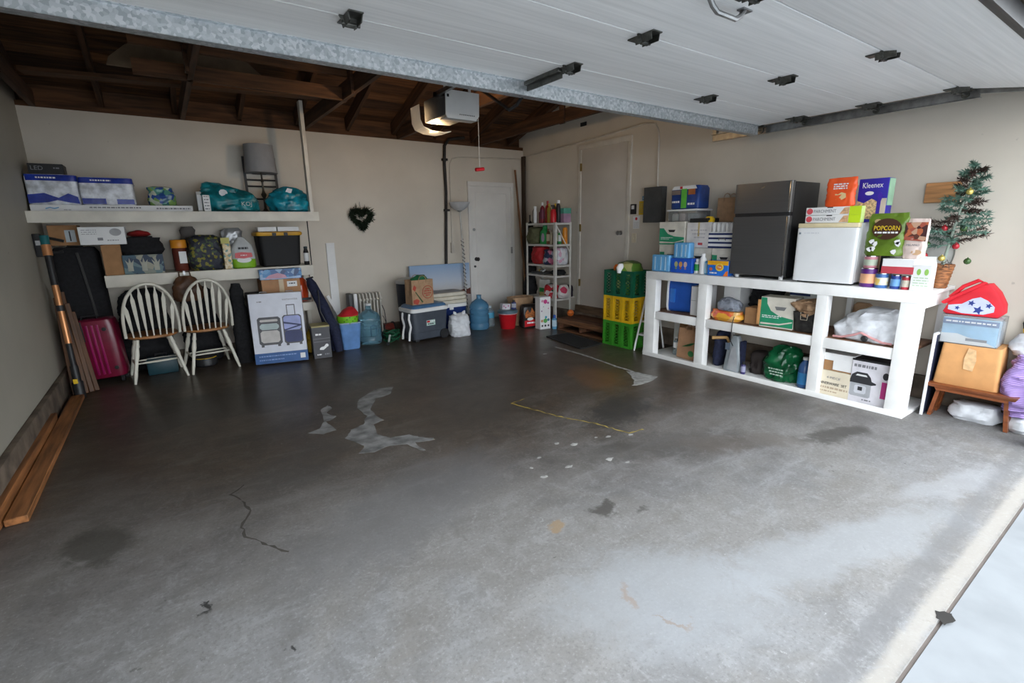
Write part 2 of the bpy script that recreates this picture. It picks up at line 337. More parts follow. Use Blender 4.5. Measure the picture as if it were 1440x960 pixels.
# ---------------------------------------------------------------- walls
def wall_mat(name, col, dark, k=.5):
    m, t, b = newmat(name); L = t.links
    tc = nn(t, 'ShaderNodeTexCoord'); a = nn(t, 'ShaderNodeTexNoise'); a.inputs['Scale'].default_value = 1.3; a.inputs['Detail'].default_value = 8
    c = nn(t, 'ShaderNodeTexNoise'); c.inputs['Scale'].default_value = 7; c.inputs['Detail'].default_value = 5
    v = nn(t, 'ShaderNodeTexNoise'); v.inputs['Scale'].default_value = 16; v.inputs['Detail'].default_value = 3
    for n in (a, c, v): L.new(tc.outputs['Object'], n.inputs[0])
    r1 = nn(t, 'ShaderNodeValToRGB'); r1.color_ramp.elements[0].color = c4(col, .9); r1.color_ramp.elements[1].color = c4(col, 1.07); r1.color_ramp.elements[0].position = .3; r1.color_ramp.elements[1].position = .7
    L.new(a.outputs[0], r1.inputs[0])
    r2_ = nn(t, 'ShaderNodeMapRange'); r2_.inputs[1].default_value = .74; r2_.inputs[2].default_value = .80; r2_.inputs[4].default_value = k; L.new(v.outputs[0], r2_.inputs[0])
    mx = nn(t, 'ShaderNodeMix', data_type='RGBA'); L.new(r2_.outputs[0], mx.inputs[0]); L.new(r1.outputs[0], mx.inputs[6]); mx.inputs[7].default_value = c4(dark); L.new(mx.outputs[2], b.inputs['Base Color'])
    b.inputs['Roughness'].default_value = .6
    bp = nn(t, 'ShaderNodeBump'); bp.inputs['Strength'].default_value = .08; bp.inputs['Distance'].default_value = .01; L.new(c.outputs[0], bp.inputs['Height']); L.new(bp.outputs[0], b.inputs['Normal']); return m
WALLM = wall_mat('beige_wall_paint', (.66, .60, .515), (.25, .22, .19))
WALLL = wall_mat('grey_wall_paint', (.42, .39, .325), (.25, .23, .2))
def gable(y): return ZB+.06+SLOPE*(YB-y) if y > YRIDGE else ZB+.06+SLOPE*(YB-YRIDGE)-SLOPE*(YRIDGE-y)
def side_wall(name, x0, x1, m):
    prof = [(YF, 0), (YB+.2, 0), (YB+.2, gable(YB)+.11), (YRIDGE, gable(YRIDGE)+.175), (YF, gable(YF)+.175)]
    g = G(); A = [g.b.verts.new((x0, y, z)) for y, z in prof]; B = [g.b.verts.new((x1, y, z)) for y, z in prof]
    g.b.faces.new(A); g.b.faces.new(B[::-1])
    for i in range(5): j = (i+1) % 5; g.b.faces.new((A[i], B[i], B[j], A[j]))
    return struct(g.done(name, m), None)
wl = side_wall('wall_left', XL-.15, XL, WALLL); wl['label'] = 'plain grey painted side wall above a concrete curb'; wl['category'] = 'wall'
wr = side_wall('wall_right', XR, XR+.15, WALLM); wr['label'] = 'beige painted wall with a door behind the white storage shelf'; wr['category'] = 'wall'
wb = struct(G().box(XL-.15, XR+.15, YB, YB+.15, 0, ZB).done('wall_back', WALLM), 'beige painted back wall below open rafters', 'wall')
wf = struct(G().box(XL-.15, -.68, YF, YF+.1, 0, gable(YF)+.17).box(4.62, XR+.15, YF, YF+.1, 0, gable(YF)+.17).box(-.68, 4.62, YF, YF+.1, 2.16, gable(YF)+.17).done('wall_front', WALLM), 'front wall framing the open garage doorway', 'wall')
CURBM = mat('rough_curb_concrete', (.15, .115, .085), .9, var=.4, scale=7, bump=.5, detail=8)
struct(G().box(XL, XL+.04, YF+.1, YB, 0, .2, .008).done('baseboard_left', CURBM), 'rough brown concrete curb along the grey wall', 'curb')
struct(G().box(XR-.04, XR, YF+.1, YB, 0, .2, .008).done('baseboard_right', CURBM), 'rough concrete curb along the wall under the bench', 'curb')
struct(G().box(XL+.04, 3.75, YB-.03, YB, 0, .13, .008).done('baseboard_back', CURBM), 'low concrete curb along the back wall', 'curb')
# ---------------------------------------------------------------- roof: deck, board sheathing, rafters, tie beams
RAFT = woodmat('old_rafter_wood', (.062, .027, .012), .75, axis=1)
SHEA = [woodmat('sheathing_wood_%d' % i, c, .8, axis=0) for i, c in enumerate([(.10, .042, .016), (.07, .030, .012), (.12, .052, .02), (.05, .022, .01)])]
def deckpt(y): return gable(y)+.0
prof = [(YB+.5, gable(YB)-.16+.15), (YRIDGE, gable(YRIDGE)+.15), (YF-.35, gable(YF)-.11+.15)]
g = G(); A = []; B = []
ang = math.atan(SLOPE)
for x, Lst in ((XL-.4, A), (XR+.4, B)):
    for y, z in prof: Lst.append(g.b.verts.new((x, y, z+.03)))
    for y, z in prof[::-1]: Lst.append(g.b.verts.new((x, y, z+.06)))
g.b.faces.new(A); g.b.faces.new(B[::-1])
for i in range(6): j = (i+1) % 6; g.b.faces.new((A[i], B[i], B[j], A[j]))
ceil_ = struct(g.done('ceiling', RAFT), 'open dark brown timber roof with rafters and board sheathing', 'ceiling')
bm_len = (YB-YRIDGE)/math.cos(ang)
rd = random.Random(8); k = 0
for side in (1, -1):
    s = .02
    L_ = bm_len+.1 if side == 1 else (YRIDGE-YF)/math.cos(ang)
    while s < L_:
        wd = rd.choice((.14, .185, .185)); y = YRIDGE+side*(s+wd/2)*math.cos(ang); z = gable(YRIDGE)+.15-(s+wd/2)*math.sin(ang)+.012
        o = G().box(XL-.1, XR+.1, -wd/2, wd/2, -.011, .011).done('sheathing_board', SHEA[k % 4], ceil_, (0, y, z-rd.uniform(0, .008)), (-side*ang, 0, 0)); s += wd+.012; k += 1
rx = [-.86, -.3, .3, .9, 1.5, 2.1, 2.7, 3.3, 3.9, 4.55]
me_r = None
for x in rx:
    for side in (1, -1):
        Ln = bm_len+.02 if side == 1 else (YRIDGE-YF)/math.cos(ang)-.12
        mid = Ln/2; y = YRIDGE+side*mid*math.cos(ang); z = gable(YRIDGE)+.075-mid*math.sin(ang)
        G().box(-.021, .021, -Ln/2, Ln/2, -.075, .075).done('rafter', RAFT, ceil_, (x, y, z), (-side*ang, 0, 0))
for x in (-.80, .36, 1.56, 2.76, 3.96):
    box('tie_beam', x-.02, x+.02, .5, YB+.1, ZB, ZB+.14, RAFT, ceil_)
    box('king_post', x-.045, x-.02, 4.52, 4.60, ZB-.02, gable(4.5)+.08, RAFT, ceil_)
RX = woodmat('lengthwise_timber', (.09, .038, .014), .75, axis=0)
box('ridge_board', XL, XR, YRIDGE-.02, YRIDGE+.02, gable(YRIDGE)-.05, gable(YRIDGE)+.16, RX, ceil_)
box('purlin', .0, 1.58, 4.62, 4.66, ZB+.14, ZB+.25, RX, ceil_)
box('purlin', .0, 1.58, 4.86, 4.90, ZB+.0, ZB+.11, RX, ceil_)
box('wall_plate', XL, XR, YB-.0, YB+.14, ZB, ZB+.045, RX, ceil_)
for x in rx[:-1]: box('blocking', x+.025, x+.575, YB+.02, YB+.06, ZB+.045, ZB+.2, RX, ceil_)
box('eave_board', XL-.1, XR+.1, YB+.10, YB+.13, ZB+.04, ZB+.205, RX, ceil_)
# boards and sheets stored up on the tie beams
PLY = mat('dusty_plywood', (.17, .12, .075), .8, var=.2, scale=5)
tag(G().box(-.88, .34, 3.9, 4.45, ZB+.141, ZB+.155).done('plywood_sheet', mat('dark_ply', (.09, .05, .026), .8, var=.3)), 'dark brown plywood sheet lying on the roof tie beams over the grey wall', 'plywood')
arch = [(-.58, 0), (.58, 0), (.56, .06), (.44, .17), (.25, .255), (0, .285), (-.25, .255), (-.44, .17), (-.56, .06)]
tag(G().prism(arch, -.012, .012, .003).done('arched_headboard', PLY, None, (.42, 5.3, ZB+.142), (R_(-4), 0, 0)), 'dusty tan arched board standing on the tie beams', 'board')
tag(G().box(-.86, 1.7, -.07, .07, 0, .03).done('loose_plank', RX, None, (.1, 5.75, ZB+.142), (0, 0, R_(-9))), 'long brown plank lying across the tie beams near the back wall', 'plank')
# ---------------------------------------------------------------- doors in the walls
DOORM = mat('door_paint', (.62, .57, .51), .42, var=.05, scale=3)
DOORW = mat('white_door_paint', (.74, .72, .69), .4, var=.05, scale=3)
FRM = mat('frame_paint', (.68, .64, .57), .45, var=.06)
d1 = struct(G().box(XR-.012, XR+.02, 4.345, 5.175, .3, 2.40, .004).done('door_1', DOORM), 'flat beige side door above the wooden step', 'door')
for y0, y1, z0, z1 in ((4.295, 4.345, .2, 2.40), (5.175, 5.225, .2, 2.40), (4.295, 5.225, 2.40, 2.465)): box('door_frame', XR-.024, XR+.01, y0, y1, z0, z1, FRM, d1, .003)
box('sill', XR-.06, XR, 4.3, 5.22, .2, .3, woodmat('sill_wood', (.14, .09, .055), .8, axis=1), d1, .004)
for z in (.62, 1.38, 2.18): box('hinge', XR-.032, XR-.005, 5.165, 5.187, z-.05, z+.05, mat('brass', (.35, .25, .09), .4, 1), d1)
kn = G().lathe([(.028, 0), (.028, .008), (.011, .012), (.011, .035), (.026, .042), (.029, .058), (.022, .07), (.002, .073)], 16).xf(Matrix.Rotation(R_(-90), 4, 'Y')).done('door_knob', STEEL, d1, (XR-.012, 4.43, 1.31))
d2 = struct(G().box(3.845, 4.56, YB-.012, YB+.02, .02, 2.01, .004).done('door_2', DOORW), 'white panelled door in the back wall beside the torchiere lamp', 'door')
for x0, x1, z0, z1 in ((3.785, 3.845, 0, 2.01), (4.56, 4.615, 0, 2.01), (3.785, 4.615, 2.01, 2.075)): box('door_frame', x0, x1, YB-.026, YB+.01, z0, z1, DOORW, d2, .003)
for x0, x1, z0, z1 in ((3.91, 3.925, .15, 1.92), (4.47, 4.485, .15, 1.92), (3.91, 4.485, 1.905, 1.92), (3.91, 4.485, .15, .165)): box('panel_moulding', x0, x1, YB-.019, YB-.01, z0, z1, DOORW, d2, .003)
G().lathe([(.03, 0), (.03, .01), (.012, .014), (.012, .04), (.026, .046), (.03, .062), (.02, .075), (.002, .078)], 16).xf(Matrix.Rotation(R_(90), 4, 'X')).done('door_knob', BLACK, d2, (3.90, YB-.012, .94))
G().lathe([(.022, 0), (.022, .012), (.002, .014)], 14).xf(Matrix.Rotation(R_(90), 4, 'X')).done('deadbolt', STEEL, d2, (3.875, YB-.012, 1.38))
G().lathe([(.016, 0), (.016, .02), (.002, .022)], 12).xf(Matrix.Rotation(R_(90), 4, 'X')).done('latch', BLACK, d2, (3.87, YB-.012, .83))
box('hinge', 4.55, 4.57, YB-.034, YB-.01, 1.0, 1.1, STEEL, d2)
# ---------------------------------------------------------------- overhead garage door
def gd_mat():
    m, t, b = newmat('garage_door_panel'); L = t.links
    tc = nn(t, 'ShaderNodeTexCoord'); mp = nn(t, 'ShaderNodeMapping'); mp.inputs['Scale'].default_value = (.7, 26, 26)
    n = nn(t, 'ShaderNodeTexNoise'); n.inputs['Scale'].default_value = 2; n.inputs['Detail'].default_value = 5
    rp = nn(t, 'ShaderNodeValToRGB'); e = rp.color_ramp.elements; e[0].position = .3; e[1].position = .72; e[0].color = (.74, .745, .745, 1); e[1].color = (.88, .88, .88, 1)
    L.new(tc.outputs['Object'], mp.inputs[0]); L.new(mp.outputs[0], n.inputs[0]); L.new(n.outputs[0], rp.inputs[0]); L.new(rp.outputs[0], b.inputs['Base Color']); b.inputs['Roughness'].default_value = .45
    bp = nn(t, 'ShaderNodeBump'); bp.inputs['Strength'].default_value = .12; bp.inputs['Distance'].default_value = .004; L.new(n.outputs[0], bp.inputs['Height']); L.new(bp.outputs[0], b.inputs['Normal']); return m
GDM = gd_mat(); HW = mat('dark_hardware', (.11, .11, .10), .45, .8, var=.3, scale=30)
ZD = 2.22; DX0, DX1 = -.58, 4.36
gd = thing('garage_door', 'white sectional overhead garage door raised on its tracks', 'garage door', (0, 0, 0))
secs = [(2.62, 2.135), (2.13, 1.635), (1.63, 1.135)]
for ya, yb in secs:
    G().box(DX0, DX1, yb, ya, ZD, ZD+.045, .002, 1).done('door_panel', GDM, gd)
ta = math.atan2(.095, .52)
G().box(DX0, DX1, -.53, -.003, 0, .045, .002, 1).done('door_panel', GDM, gd, (0, 1.13, ZD), (ta, 0, 0))
G().box(DX0, DX1, -.56, -.53, -.012, .05, .004).done('bottom_seal', BLACK, gd, (0, 1.13, ZD), (ta, 0, 0))
G().box(DX0, DX1, -.575, -.56, -.02, .03, .006).done('rubber_lip', BLACK, gd, (0, 1.13, ZD), (ta, 0, 0))
g = G().box(DX0, DX1, 2.475, 2.479, ZD-.072, ZD).box(DX0, DX1, 2.475, 2.53, ZD-.074, ZD-.071).box(DX0, DX1, 2.455, 2.48, ZD-.003, ZD).box(DX0, DX1, 2.53, 2.533, ZD-.074, ZD)
g.done('reinforcing_strut', GALV, gd)
def hinge(x, y, tilt=0):
    h = G(); 
    h.prism([(-.045, 0), (.045, 0), (.022, -.038), (-.022, -.038)], -.006, .006)     # knuckle
    h.box(-.03, .03, -.075, -.006, -.006, 0, .002, 1).box(-.03, .03, .006, .075, -.006, 0, .002, 1)
    h.prism([(-.03, -.004), (-.024, -.034), (-.020, -.034), (-.026, -.004)], -.06, .03); h.prism([(.03, -.004), (.024, -.034), (.020, -.034), (.026, -.004)], -.06, .03)
    h.cyl((-.036, 0, -.026), (.036, 0, -.026), .008)
    return h.done('hinge', HW, gd, (x, y, ZD))
for x in (.735, 1.885, 3.09):
    for y in (2.133, 1.633, 1.133): hinge(x, y)
for x in (4.30, -.52):
    for y in (2.133, 1.633, 1.133): hinge(x, y)
# lift handle on the third section
G().tube([(1.77, 1.24, ZD), (1.80, 1.24, ZD-.03), (1.83, 1.24, ZD-.045), (1.95, 1.24, ZD-.045), (1.98, 1.24, ZD-.03), (2.01, 1.24, ZD)], .010, 8).box(1.74, 1.80, 1.225, 1.255, ZD-.006, ZD).box(1.98, 2.04, 1.225, 1.255, ZD-.006, ZD).done('lift_handle', STEEL, gd)
# opener arm: perforated angle brackets across the top section, bent arm up to the rail
G().box(1.84, 1.885, 2.17, 2.56, ZD-.022, ZD, .003, 1).box(1.862, 1.87, 2.17, 2.56, ZD-.05, ZD-.02).done('operator_bracket', HW, gd)
G().tube([(1.865, 2.50, ZD-.05), (1.865, 2.58, ZD-.10), (1.865, 2.66, ZD-.115), (1.865, 3.0, ZD+.08), (1.93, 3.1, ZD+.16)], .011, 6).done('opener_arm', BLACK, gd)
# tracks with rollers
def track(x, sgn, label):
    t = thing('door_track', label, 'track', (0, 0, 0), group=None)
    zt = ZD+.005
    g = G().box(x-.004, x, 1.06, 2.98, zt-.055, zt+.002).box(x-sgn*.028-.002, x, 1.06, 2.98, zt-.057, zt-.052) if sgn < 0 else G().box(x, x+.004, 1.06, 2.98, zt-.055, zt+.002).box(x, x+.03, 1.06, 2.98, zt-.057, zt-.052)
    g.box(x-.03, x+.004, 1.06, 2.98, zt, zt+.004)
    g.done('rail', STEEL, t)
    pts = [(x, 1.06, zt-.02), (x, .85, zt-.05), (x, .66, zt-.16), (x, .53, zt-.34), (x, .48, zt-.6), (x, .472, .06)]
    G().tube(pts, .022, 4).done('curved_rail', STEEL, t)
    for y in (2.50, 2.133, 1.633, 1.133):
        r = G().cyl((x-.016*sgn, y, zt-.03), (x-.004*sgn, y, zt-.03), .022, 14).cyl((x-.09*sgn, y, zt-.03), (x, y, zt-.03), .005, 8).done('roller', HW, t)
        box('roller_bracket', min(x-.06*sgn, x-.012*sgn), max(x-.06*sgn, x-.012*sgn), y-.05, y+.05, zt-.012, zt+.003, HW, t)
    box('hanger_bracket', x-.02, x+.02, 2.93, 2.97, zt, zt+.4, STEEL, t)
    return t
track(4.46, 1, 'steel door track with rollers along the beige wall'); track(-.66, -1, 'steel door track along the plain grey side wall')
# ---------------------------------------------------------------- opener
op = thing('door_opener', 'ceiling hung door opener with a frosted light cover and lit bulb', 'door opener', (2.075, 3.62, 2.24))
CHA = mat('opener_chassis', (.10, .105, .11), .5, .3, var=.15)
LENS = mat('frosted_cover', (.74, .74, .73), .35, var=.04, trans=.25)
G().box(-.12, .12, 0, .42, .03, .20, .012).done('chassis', CHA, op)
G().prism([(-.15, .02), (-.135, -.005), (.12, -.005), (.15, .03), (.155, .20), (-.145, .20)], -.012, .0, .004).done('front_light_cover', LENS, op, (0, -.01, 0))
G().box(-.14, .145, -.01, .10, .0, .006, .002).done('cover_base', mat('cover_grey', (.3, .31, .31), .5), op)
g = G()
for i in range(9): g.box(-.03+i*.016, -.022+i*.016, -.0235, -.0215, .025, .032); 
g.done('vent_slots', BLACK, op)
box('cover_slot', -.135, -.118, -.0245, -.0215, .145, .165, BLACK, op)
lp = [(-.16, .17), (-.155, .05), (-.13, .0), (-.05, -.025), (.06, -.03), (.13, -.015)]
g = G(); rs = []
for y, k in ((.42, .0), (.44, .0), (.60, 0)):
    rs.append([(x, y, z) for x, z in lp] + [(x, y, z+.006) for x, z in lp[::-1]])
g.rings(rs); g.done('rear_light_cover', LENS, op)
G().lathe([(.012, .06), (.014, .04), (.028, .02), (.03, 0), (.022, -.022), (.002, -.03)], 14).done('bulb', mat('lit_bulb', (1, .78, .5), .4, emit=4, var=.01), op, (0, .5, .10))
for x in (-.11, .11): box('hanger_strap', x-.012, x+.012, .05, .054, .19, ZB+.10-2.24, WHITE if x < 0 else PAPERW, op)
bl = bpy.data.lights.new('opener_bulb', 'POINT'); bl.energy = 5; bl.color = (1, .66, .34); bl.shadow_soft_size = .04
blo = bpy.data.objects.new('opener_bulb_light', bl); COL.objects.link(blo); blo.parent = op; blo.location = (0, .5, .0)
box('rail', -.19, -.165, -3.15, .1, .16, .19, STEEL, op); box('rail_bracket', -.19, -.10, .04, .1, .16, .19, STEEL, op)
G().tube([(.165, .02, .19), (.165, .02, -.36)], .0025, 5).done('release_cord', mat('cord_white', (.6, .55, .5), .7), op)
G().tube([(.125, .02, -.37), (.205, .02, -.36)], .014, 8).done('release_handle', REDP, op)
# ---------------------------------------------------------------- pipes, conduits, boxes on the walls
PIPE = mat('black_pipe', (.02, .018, .017), .6, var=.4)
pz = thing('drain_pipe', 'black flexible pipe running down the back wall behind the canvas', 'pipe', (0, 0, 0))
G().tube([(3.75, YB-.034, ZB+.1), (3.5, YB-.034, ZB+.06), (3.43, YB-.034, ZB-.03), (3.415, YB-.034, 2.3), (3.42, YB-.034, 1.9), (3.405, YB-.034, 1.6), (3.39, YB-.034, 1.3), (3.37, YB-.034, .9), (3.36, YB-.034, .13)], .022, 10).done('pipe', PIPE, pz)
for z in (2.35, 1.66): box('clip', 3.385, 3.46, YB-.058, YB-.001, z-.015, z+.015, PIPE, pz)
CONDP = mat('painted_conduit', (.60, .55, .48), .5, var=.08)
cw = thing('wall_conduit', 'thin painted conduit bending down to a small box by the lamp', 'conduit', (0, 0, 0))
G().tube([(4.78, YB-.012, 2.44), (3.65, YB-.012, 2.40), (3.55, YB-.012, 2.37), (3.51, YB-.012, 2.30), (3.505, YB-.012, 2.2), (3.495, YB-.012, 1.2)], .009, 8).done('conduit', CONDP, cw)
box('switch_box', 3.47, 3.52, YB-.04, YB, 1.05, 1.2, CONDP, cw, .004)
cr = thing('wall_conduit', 'painted conduit above the side door dropping to the grey panel', 'conduit', (0, 0, 0))
G().tube([(XR-.012, 6.5, 2.47), (XR-.012, 5.3, 2.50), (XR-.012, 4.1, 2.555), (XR-.012, 3.96, 2.53), (XR-.012, 3.91, 2.45), (XR-.012, 3.90, 2.36), (XR-.012, 3.885, 1.83)], .012, 8).done('conduit', CONDP, cr)
pn = thing('electric_panel', 'grey metal electric panel on the wall behind the boxes', 'electric panel', (XR-.045, 3.885, 1.43), -90)
G().box(-.13, .13, -.045, .045, 0, .4, .005).done('panel_body', mat('panel_grey', (.075, .08, .085), .5, .2), pn); G().box(-.12, .12, -.05, -.044, .01, .39, .002).done('panel_door', mat('panel_grey', (.075, .08, .085), .5), pn)
th = thing('thermostat', 'small black wall control with a white screen', 'wall control', (XR-.01, 4.235, 1.535), -90)
box('body', -.04, .04, -.012, .01, 0, .12, BLACK, th, .004); pat('screen', -.022, .022, .06, .105, -.0125, PAPERW, th)
yn = thing('paper_notice', 'yellow notice sheet pinned beside the wall control', 'notice', (XR-.001, 4.08, 1.525), -90)
G().box(-.075, .075, -.002, 0, 0, .16).done('sheet', mat('yellow_paper', (.62, .43, .03), .7), yn)
for i in range(6): dashes(yn, -.06, .06, .03+i*.02, -.002, GREYINK, .004, i)
bn = thing('paper_notice', 'light blue note above the yellow notice', 'notice', (XR-.001, 4.06, 1.692), -90); G().box(-.05, .05, -.002, 0, 0, .05).done('sheet', mat('blue_paper', (.16, .34, .52), .7), bn); dashes(bn, -.04, .04, .025, -.002, WINK)
wn = thing('paper_notice', 'white notice with a red circle below the wall control', 'notice', (XR-.001, 4.19, 1.36), -90); G().box(-.05, .05, -.002, 0, 0, .15).done('sheet', PAPERW, wn)
shape('red_circle', ell(0, .12, .018, .018), -.002, REDP, wn); [dashes(wn, -.04, .04, .02+i*.018, -.002, GREYINK, .003, i) for i in range(4)]
sp_ = thing('light_switch', 'cream light switch plate beside the side door', 'light switch', (XR, 4.215, 1.19), -90)
box('plate', -.036, .036, -.006, 0, 0, .115, CREAM, sp_, .002); box('toggle', -.005, .005, -.016, -.006, .045, .07, CREAM, sp_)
tag(G().box(XR-.022, XR, 1.155, 1.36, 1.527, 1.672, .002, 1).done('wood_block', woodmat('block_wood', (.46, .22, .085), .55, axis=1)), 'bare brown wood block screwed to the wall behind the little tree', 'wood block')
ws = thing('wall_strip', 'narrow white plastic strip leaning upright on the back wall', 'strip', (1.74, YB-.012, .13)); G().box(-.052, .052, -.01, .01, 0, 1.117, .002, 1).done('strip', PAPERW, ws); G().box(-.052, .052, -.013, -.009, 1.09, 1.12, .001, 1).done('end_cap', PAPERW, ws)
tag(G().box(XR-.006, XR, 5.10, 5.22, 2.70, 2.75, .002, 1).done('wall_vent', BLACK), 'small black vent slot high on the beige wall near the roof', 'vent')
# corner: dark board, wooden stick and folded parasol
tag(G().box(-.012, .012, -.04, .04, 0, 2.47).done('corner_board', woodmat('dark_board', (.05, .032, .02), .8, axis=2), None, (4.775, 6.46, 0)), 'dark brown board standing upright in the corner', 'board')
tag(G().tube([(4.62, 6.16, 0), (4.60, 6.44, 2.26)], .016, 8).done('broom_stick', woodmat('stick_wood', (.20, .09, .035), .6, axis=2)), 'brown wooden stick leaning beside the white back door', 'stick')
cp = thing('closed_parasol', 'tall closed black parasol in the corner beside the white rack', 'parasol', (4.56, 6.02, 0))
G().loft([(0, .02, .02), (.05, .03, .03), (.2, .085, .085), (.8, .08, .08), (1.2, .055, .055), (1.45, .03, .03), (1.5, .01, .01)], 18, 2, .018, 3, 9).done('folded_canopy', DARKC, cp); G().cyl((0, 0, 1.48), (0, 0, 1.58), .012).done('tip', BLACK, cp)
# ---------------------------------------------------------------- generic builders
def carton(name, label, cat, loc, w, d, h, m, rz=0, group=None, tape=None, tilt=(0, 0), bev=.003):
    t = thing(name, label, cat, loc, rz, group, tilt); G().box(-w/2, w/2, -d/2, d/2, 0, h, bev, 1).done('box_body', m, t)
    if tape:
        pat('tape', -.025, .025, 0, h, -d/2, tape, t); box('tape', -.025, .025, -d/2, d/2, h-.0002, h+.0008, tape, t)
    return t
def softbag(name, label, cat, loc, w, d, h, m, seed, nz=.02, rz=0, fr=7, top=.45, group=None, p=2.6, lean=(0, 0)):
    t = thing(name, label, cat, loc, rz, group)
    G().loft([(0, w*.40, d*.40), (.02, w*.46, d*.46), (h*.25, w*.5, d*.5), (h*.5, w*.49, d*.48), (h*.75, w*.42, d*.42, lean[0]*.5, lean[1]*.5), (h*.92, w*top, d*top*.8, lean[0], lean[1]), (h, w*top*.6, d*top*.4, lean[0], lean[1])], 34, p, nz, seed, fr).done('bag_body', m, t)
    return t
def bottle(name, label, loc, r, h, m, capm, labm=None, neck=.45, caph=.12, rz=0, group=None, cat='bottle', labz=(.2, .65), n=16):
    t = thing(name, label, cat, loc, rz, group); hb = h*(1-caph)
    G().lathe([(r*.85, 0), (r, h*.03), (r, h*.66), (r*.85, h*.76), (r*neck, hb-h*.04), (r*neck, hb)], n).done('bottle_body', m, t)
    G().lathe([(r*neck*1.15, hb-.002), (r*neck*1.15, h-.002), (r*neck, h)], n).done('cap', capm, t)
    if labm: G().lathe([(r*1.012, h*labz[0]), (r*1.012, h*labz[1])], n, cap=(False, False)).done('label_wrap', labm, t)
    return t
def paperbag(name, label, loc, w, d, h, m, rz=0, handles=True, tilt=(0, 0), flare=.0):
    t = thing(name, label, 'paper bag', loc, rz, None, tilt)
    g = G(); n = 4; R1 = [(-w/2, -d/2, 0), (w/2, -d/2, 0), (w/2, d/2, 0), (-w/2, d/2, 0)]
    def ring(k, z, ins): return [(-w/2*k, -d/2*k, z), (0, -d/2*k, z), (w/2*k, -d/2*k, z), (w/2*k-ins, 0, z), (w/2*k, d/2*k, z), (0, d/2*k, z), (-w/2*k, d/2*k, z), (-w/2*k+ins, 0, z)]
    g.rings([ring(1, 0, 0), ring(1.005, h*.3, .005), ring(1+flare, h*.7, w*.06), ring(1+flare, h, w*.09), ring(.985+flare, h, w*.09), ring(.985, h*.05, 0)], (True, True)); g.sm = False
    g.done('bag_body', m, t)
    if handles:
        for y in (-d/2-.003, d/2-.004):
            G().tube([(-w*.17, y, h*.86), (-w*.17, y, h*1.02), (-w*.11, y, h*1.13), (0, y, h*1.17), (w*.11, y, h*1.13), (w*.17, y, h*1.02), (w*.17, y, h*.86)], .004, 6).done('handle', m, t)
    return t
TAPE = mat('parcel_tape', (.55, .42, .26), .3, var=.05)
# ---------------------------------------------------------------- back-wall shelving on the left
us = thing('mounted_shelf', 'long cream painted upper wall shelf holding paper rolls and a lamp', 'shelf', (0, 0, 0))
box('shelf_board', XL, 1.48, 5.92, YB, 1.585, 1.61, SHELFW, us); box('fascia', XL, 1.482, 5.88, 5.92, 1.51, 1.61, SHELFW, us, .003)
G().box(1.40, 1.438, 5.905, 5.99, 1.60, 2.76, .002, 1).done('hanger_post', SHELFW, us); G().cyl((1.36, 5.93, 1.51), (1.385, 6.05, 1.0), .006).done('brace_rod', BLACK, us)
ms = thing('mounted_shelf', 'lower painted wall shelf under the long upper shelf, packed with boxes and bags', 'shelf', (0, 0, 0))
box('shelf_board', -.50, 1.395, 6.06, YB, .995, 1.018, SHELFW, ms); box('fascia', -.50, 1.395, 6.03, 6.06, .905, 1.018, SHELFW, ms, .003)
box('end_post', 1.355, 1.395, 6.06, 6.12, .585, .905, SHELFW, ms, .002); box('support_leg', 1.355, 1.395, 6.4, YB, 0, .995, SHELFW, ms, .002)
box('end_shelf', 1.14, 1.37, 6.05, YB, .49, .585, SHELFW, ms, .003)
# things on the upper shelf
ZT = 1.61
fb = carton('flat_box', 'long flat white box lying under the paper packs', 'box', (-.30, 6.17, ZT), 1.2, .34, .058, PAPERW)
shape('wave_logo', [(-.50, .028), (-.47, .038), (-.44, .03), (-.41, .038), (-.41, .030), (-.44, .022), (-.47, .03), (-.50, .02)], -.17, mat('logo_blue', (.05, .28, .55), .5), fb)
dashes(fb, -.20, .18, .036, -.17, GREYINK, .012, 5); dashes(fb, -.38, -.33, .014, -.17, GREYINK, .005, 6); dashes(fb, .30, .58, .03, -.17, GREYINK, .014, 9)
PKW = mat('shiny_white_wrap', (.68, .70, .75), .25, var=.3, scale=16, bump=.5); PKB = mat('shiny_blue_wrap', (.012, .035, .30), .25, var=.25, scale=14, bump=.4)
for x, wd, lab, hh in ((-.73, .345, 'blue and white pack of paper rolls under the black box', .262), (-.352, .395, 'blue and white pack of paper rolls without a box on top', .25)):
    t = thing('paper_roll_pack', lab, 'paper rolls', (x, 6.18, ZT+.058), 0, 'packs of paper rolls')
    G().loft([(0, wd*.47, .13), (.015, wd*.5, .14), (hh*.5, wd*.505, .143), (hh-.02, wd*.5, .14), (hh, wd*.46, .125)], 40, 9, .006, 3, 14).done('wrapped_rolls', PKW, t)
    G().loft([(hh*.78, wd*.507, .1475), (hh*.98, wd*.503, .146)], 40, 9, .003, 3, 14, (False, False)).done('top_band', PKB, t)
    if x < -.5: shape('blue_swirl', [(-wd*.5, .01), (-wd*.5, .085), (-.06, .10), (.03, .06), (.10, .10), (wd*.47, .07), (wd*.49, .01), (.1, .02), (.02, .04), (-.05, .02)], -.150, PKB, t)
    else: pat('blue_label', -wd*.48, -.02, .01, .06, -.150, PKB, t); pat('blue_label', .06, wd*.48, .01, .055, -.150, PKB, t)
    dashes(t, -wd*.28, wd*.1, hh*.88, -.151, WINK, .012, 4)
lb = carton('light_box', 'small black carton marked with white letters on the paper pack', 'box', (-.75, 6.18, ZT+.058+.262), .235, .2, .09, mat('black_card', (.012, .012, .013), .5)); text('LED', .05, -.06, -.1012, .05, GREYINK, lb); dashes(lb, .05, .09, .055, -.1, GREYINK, .01)
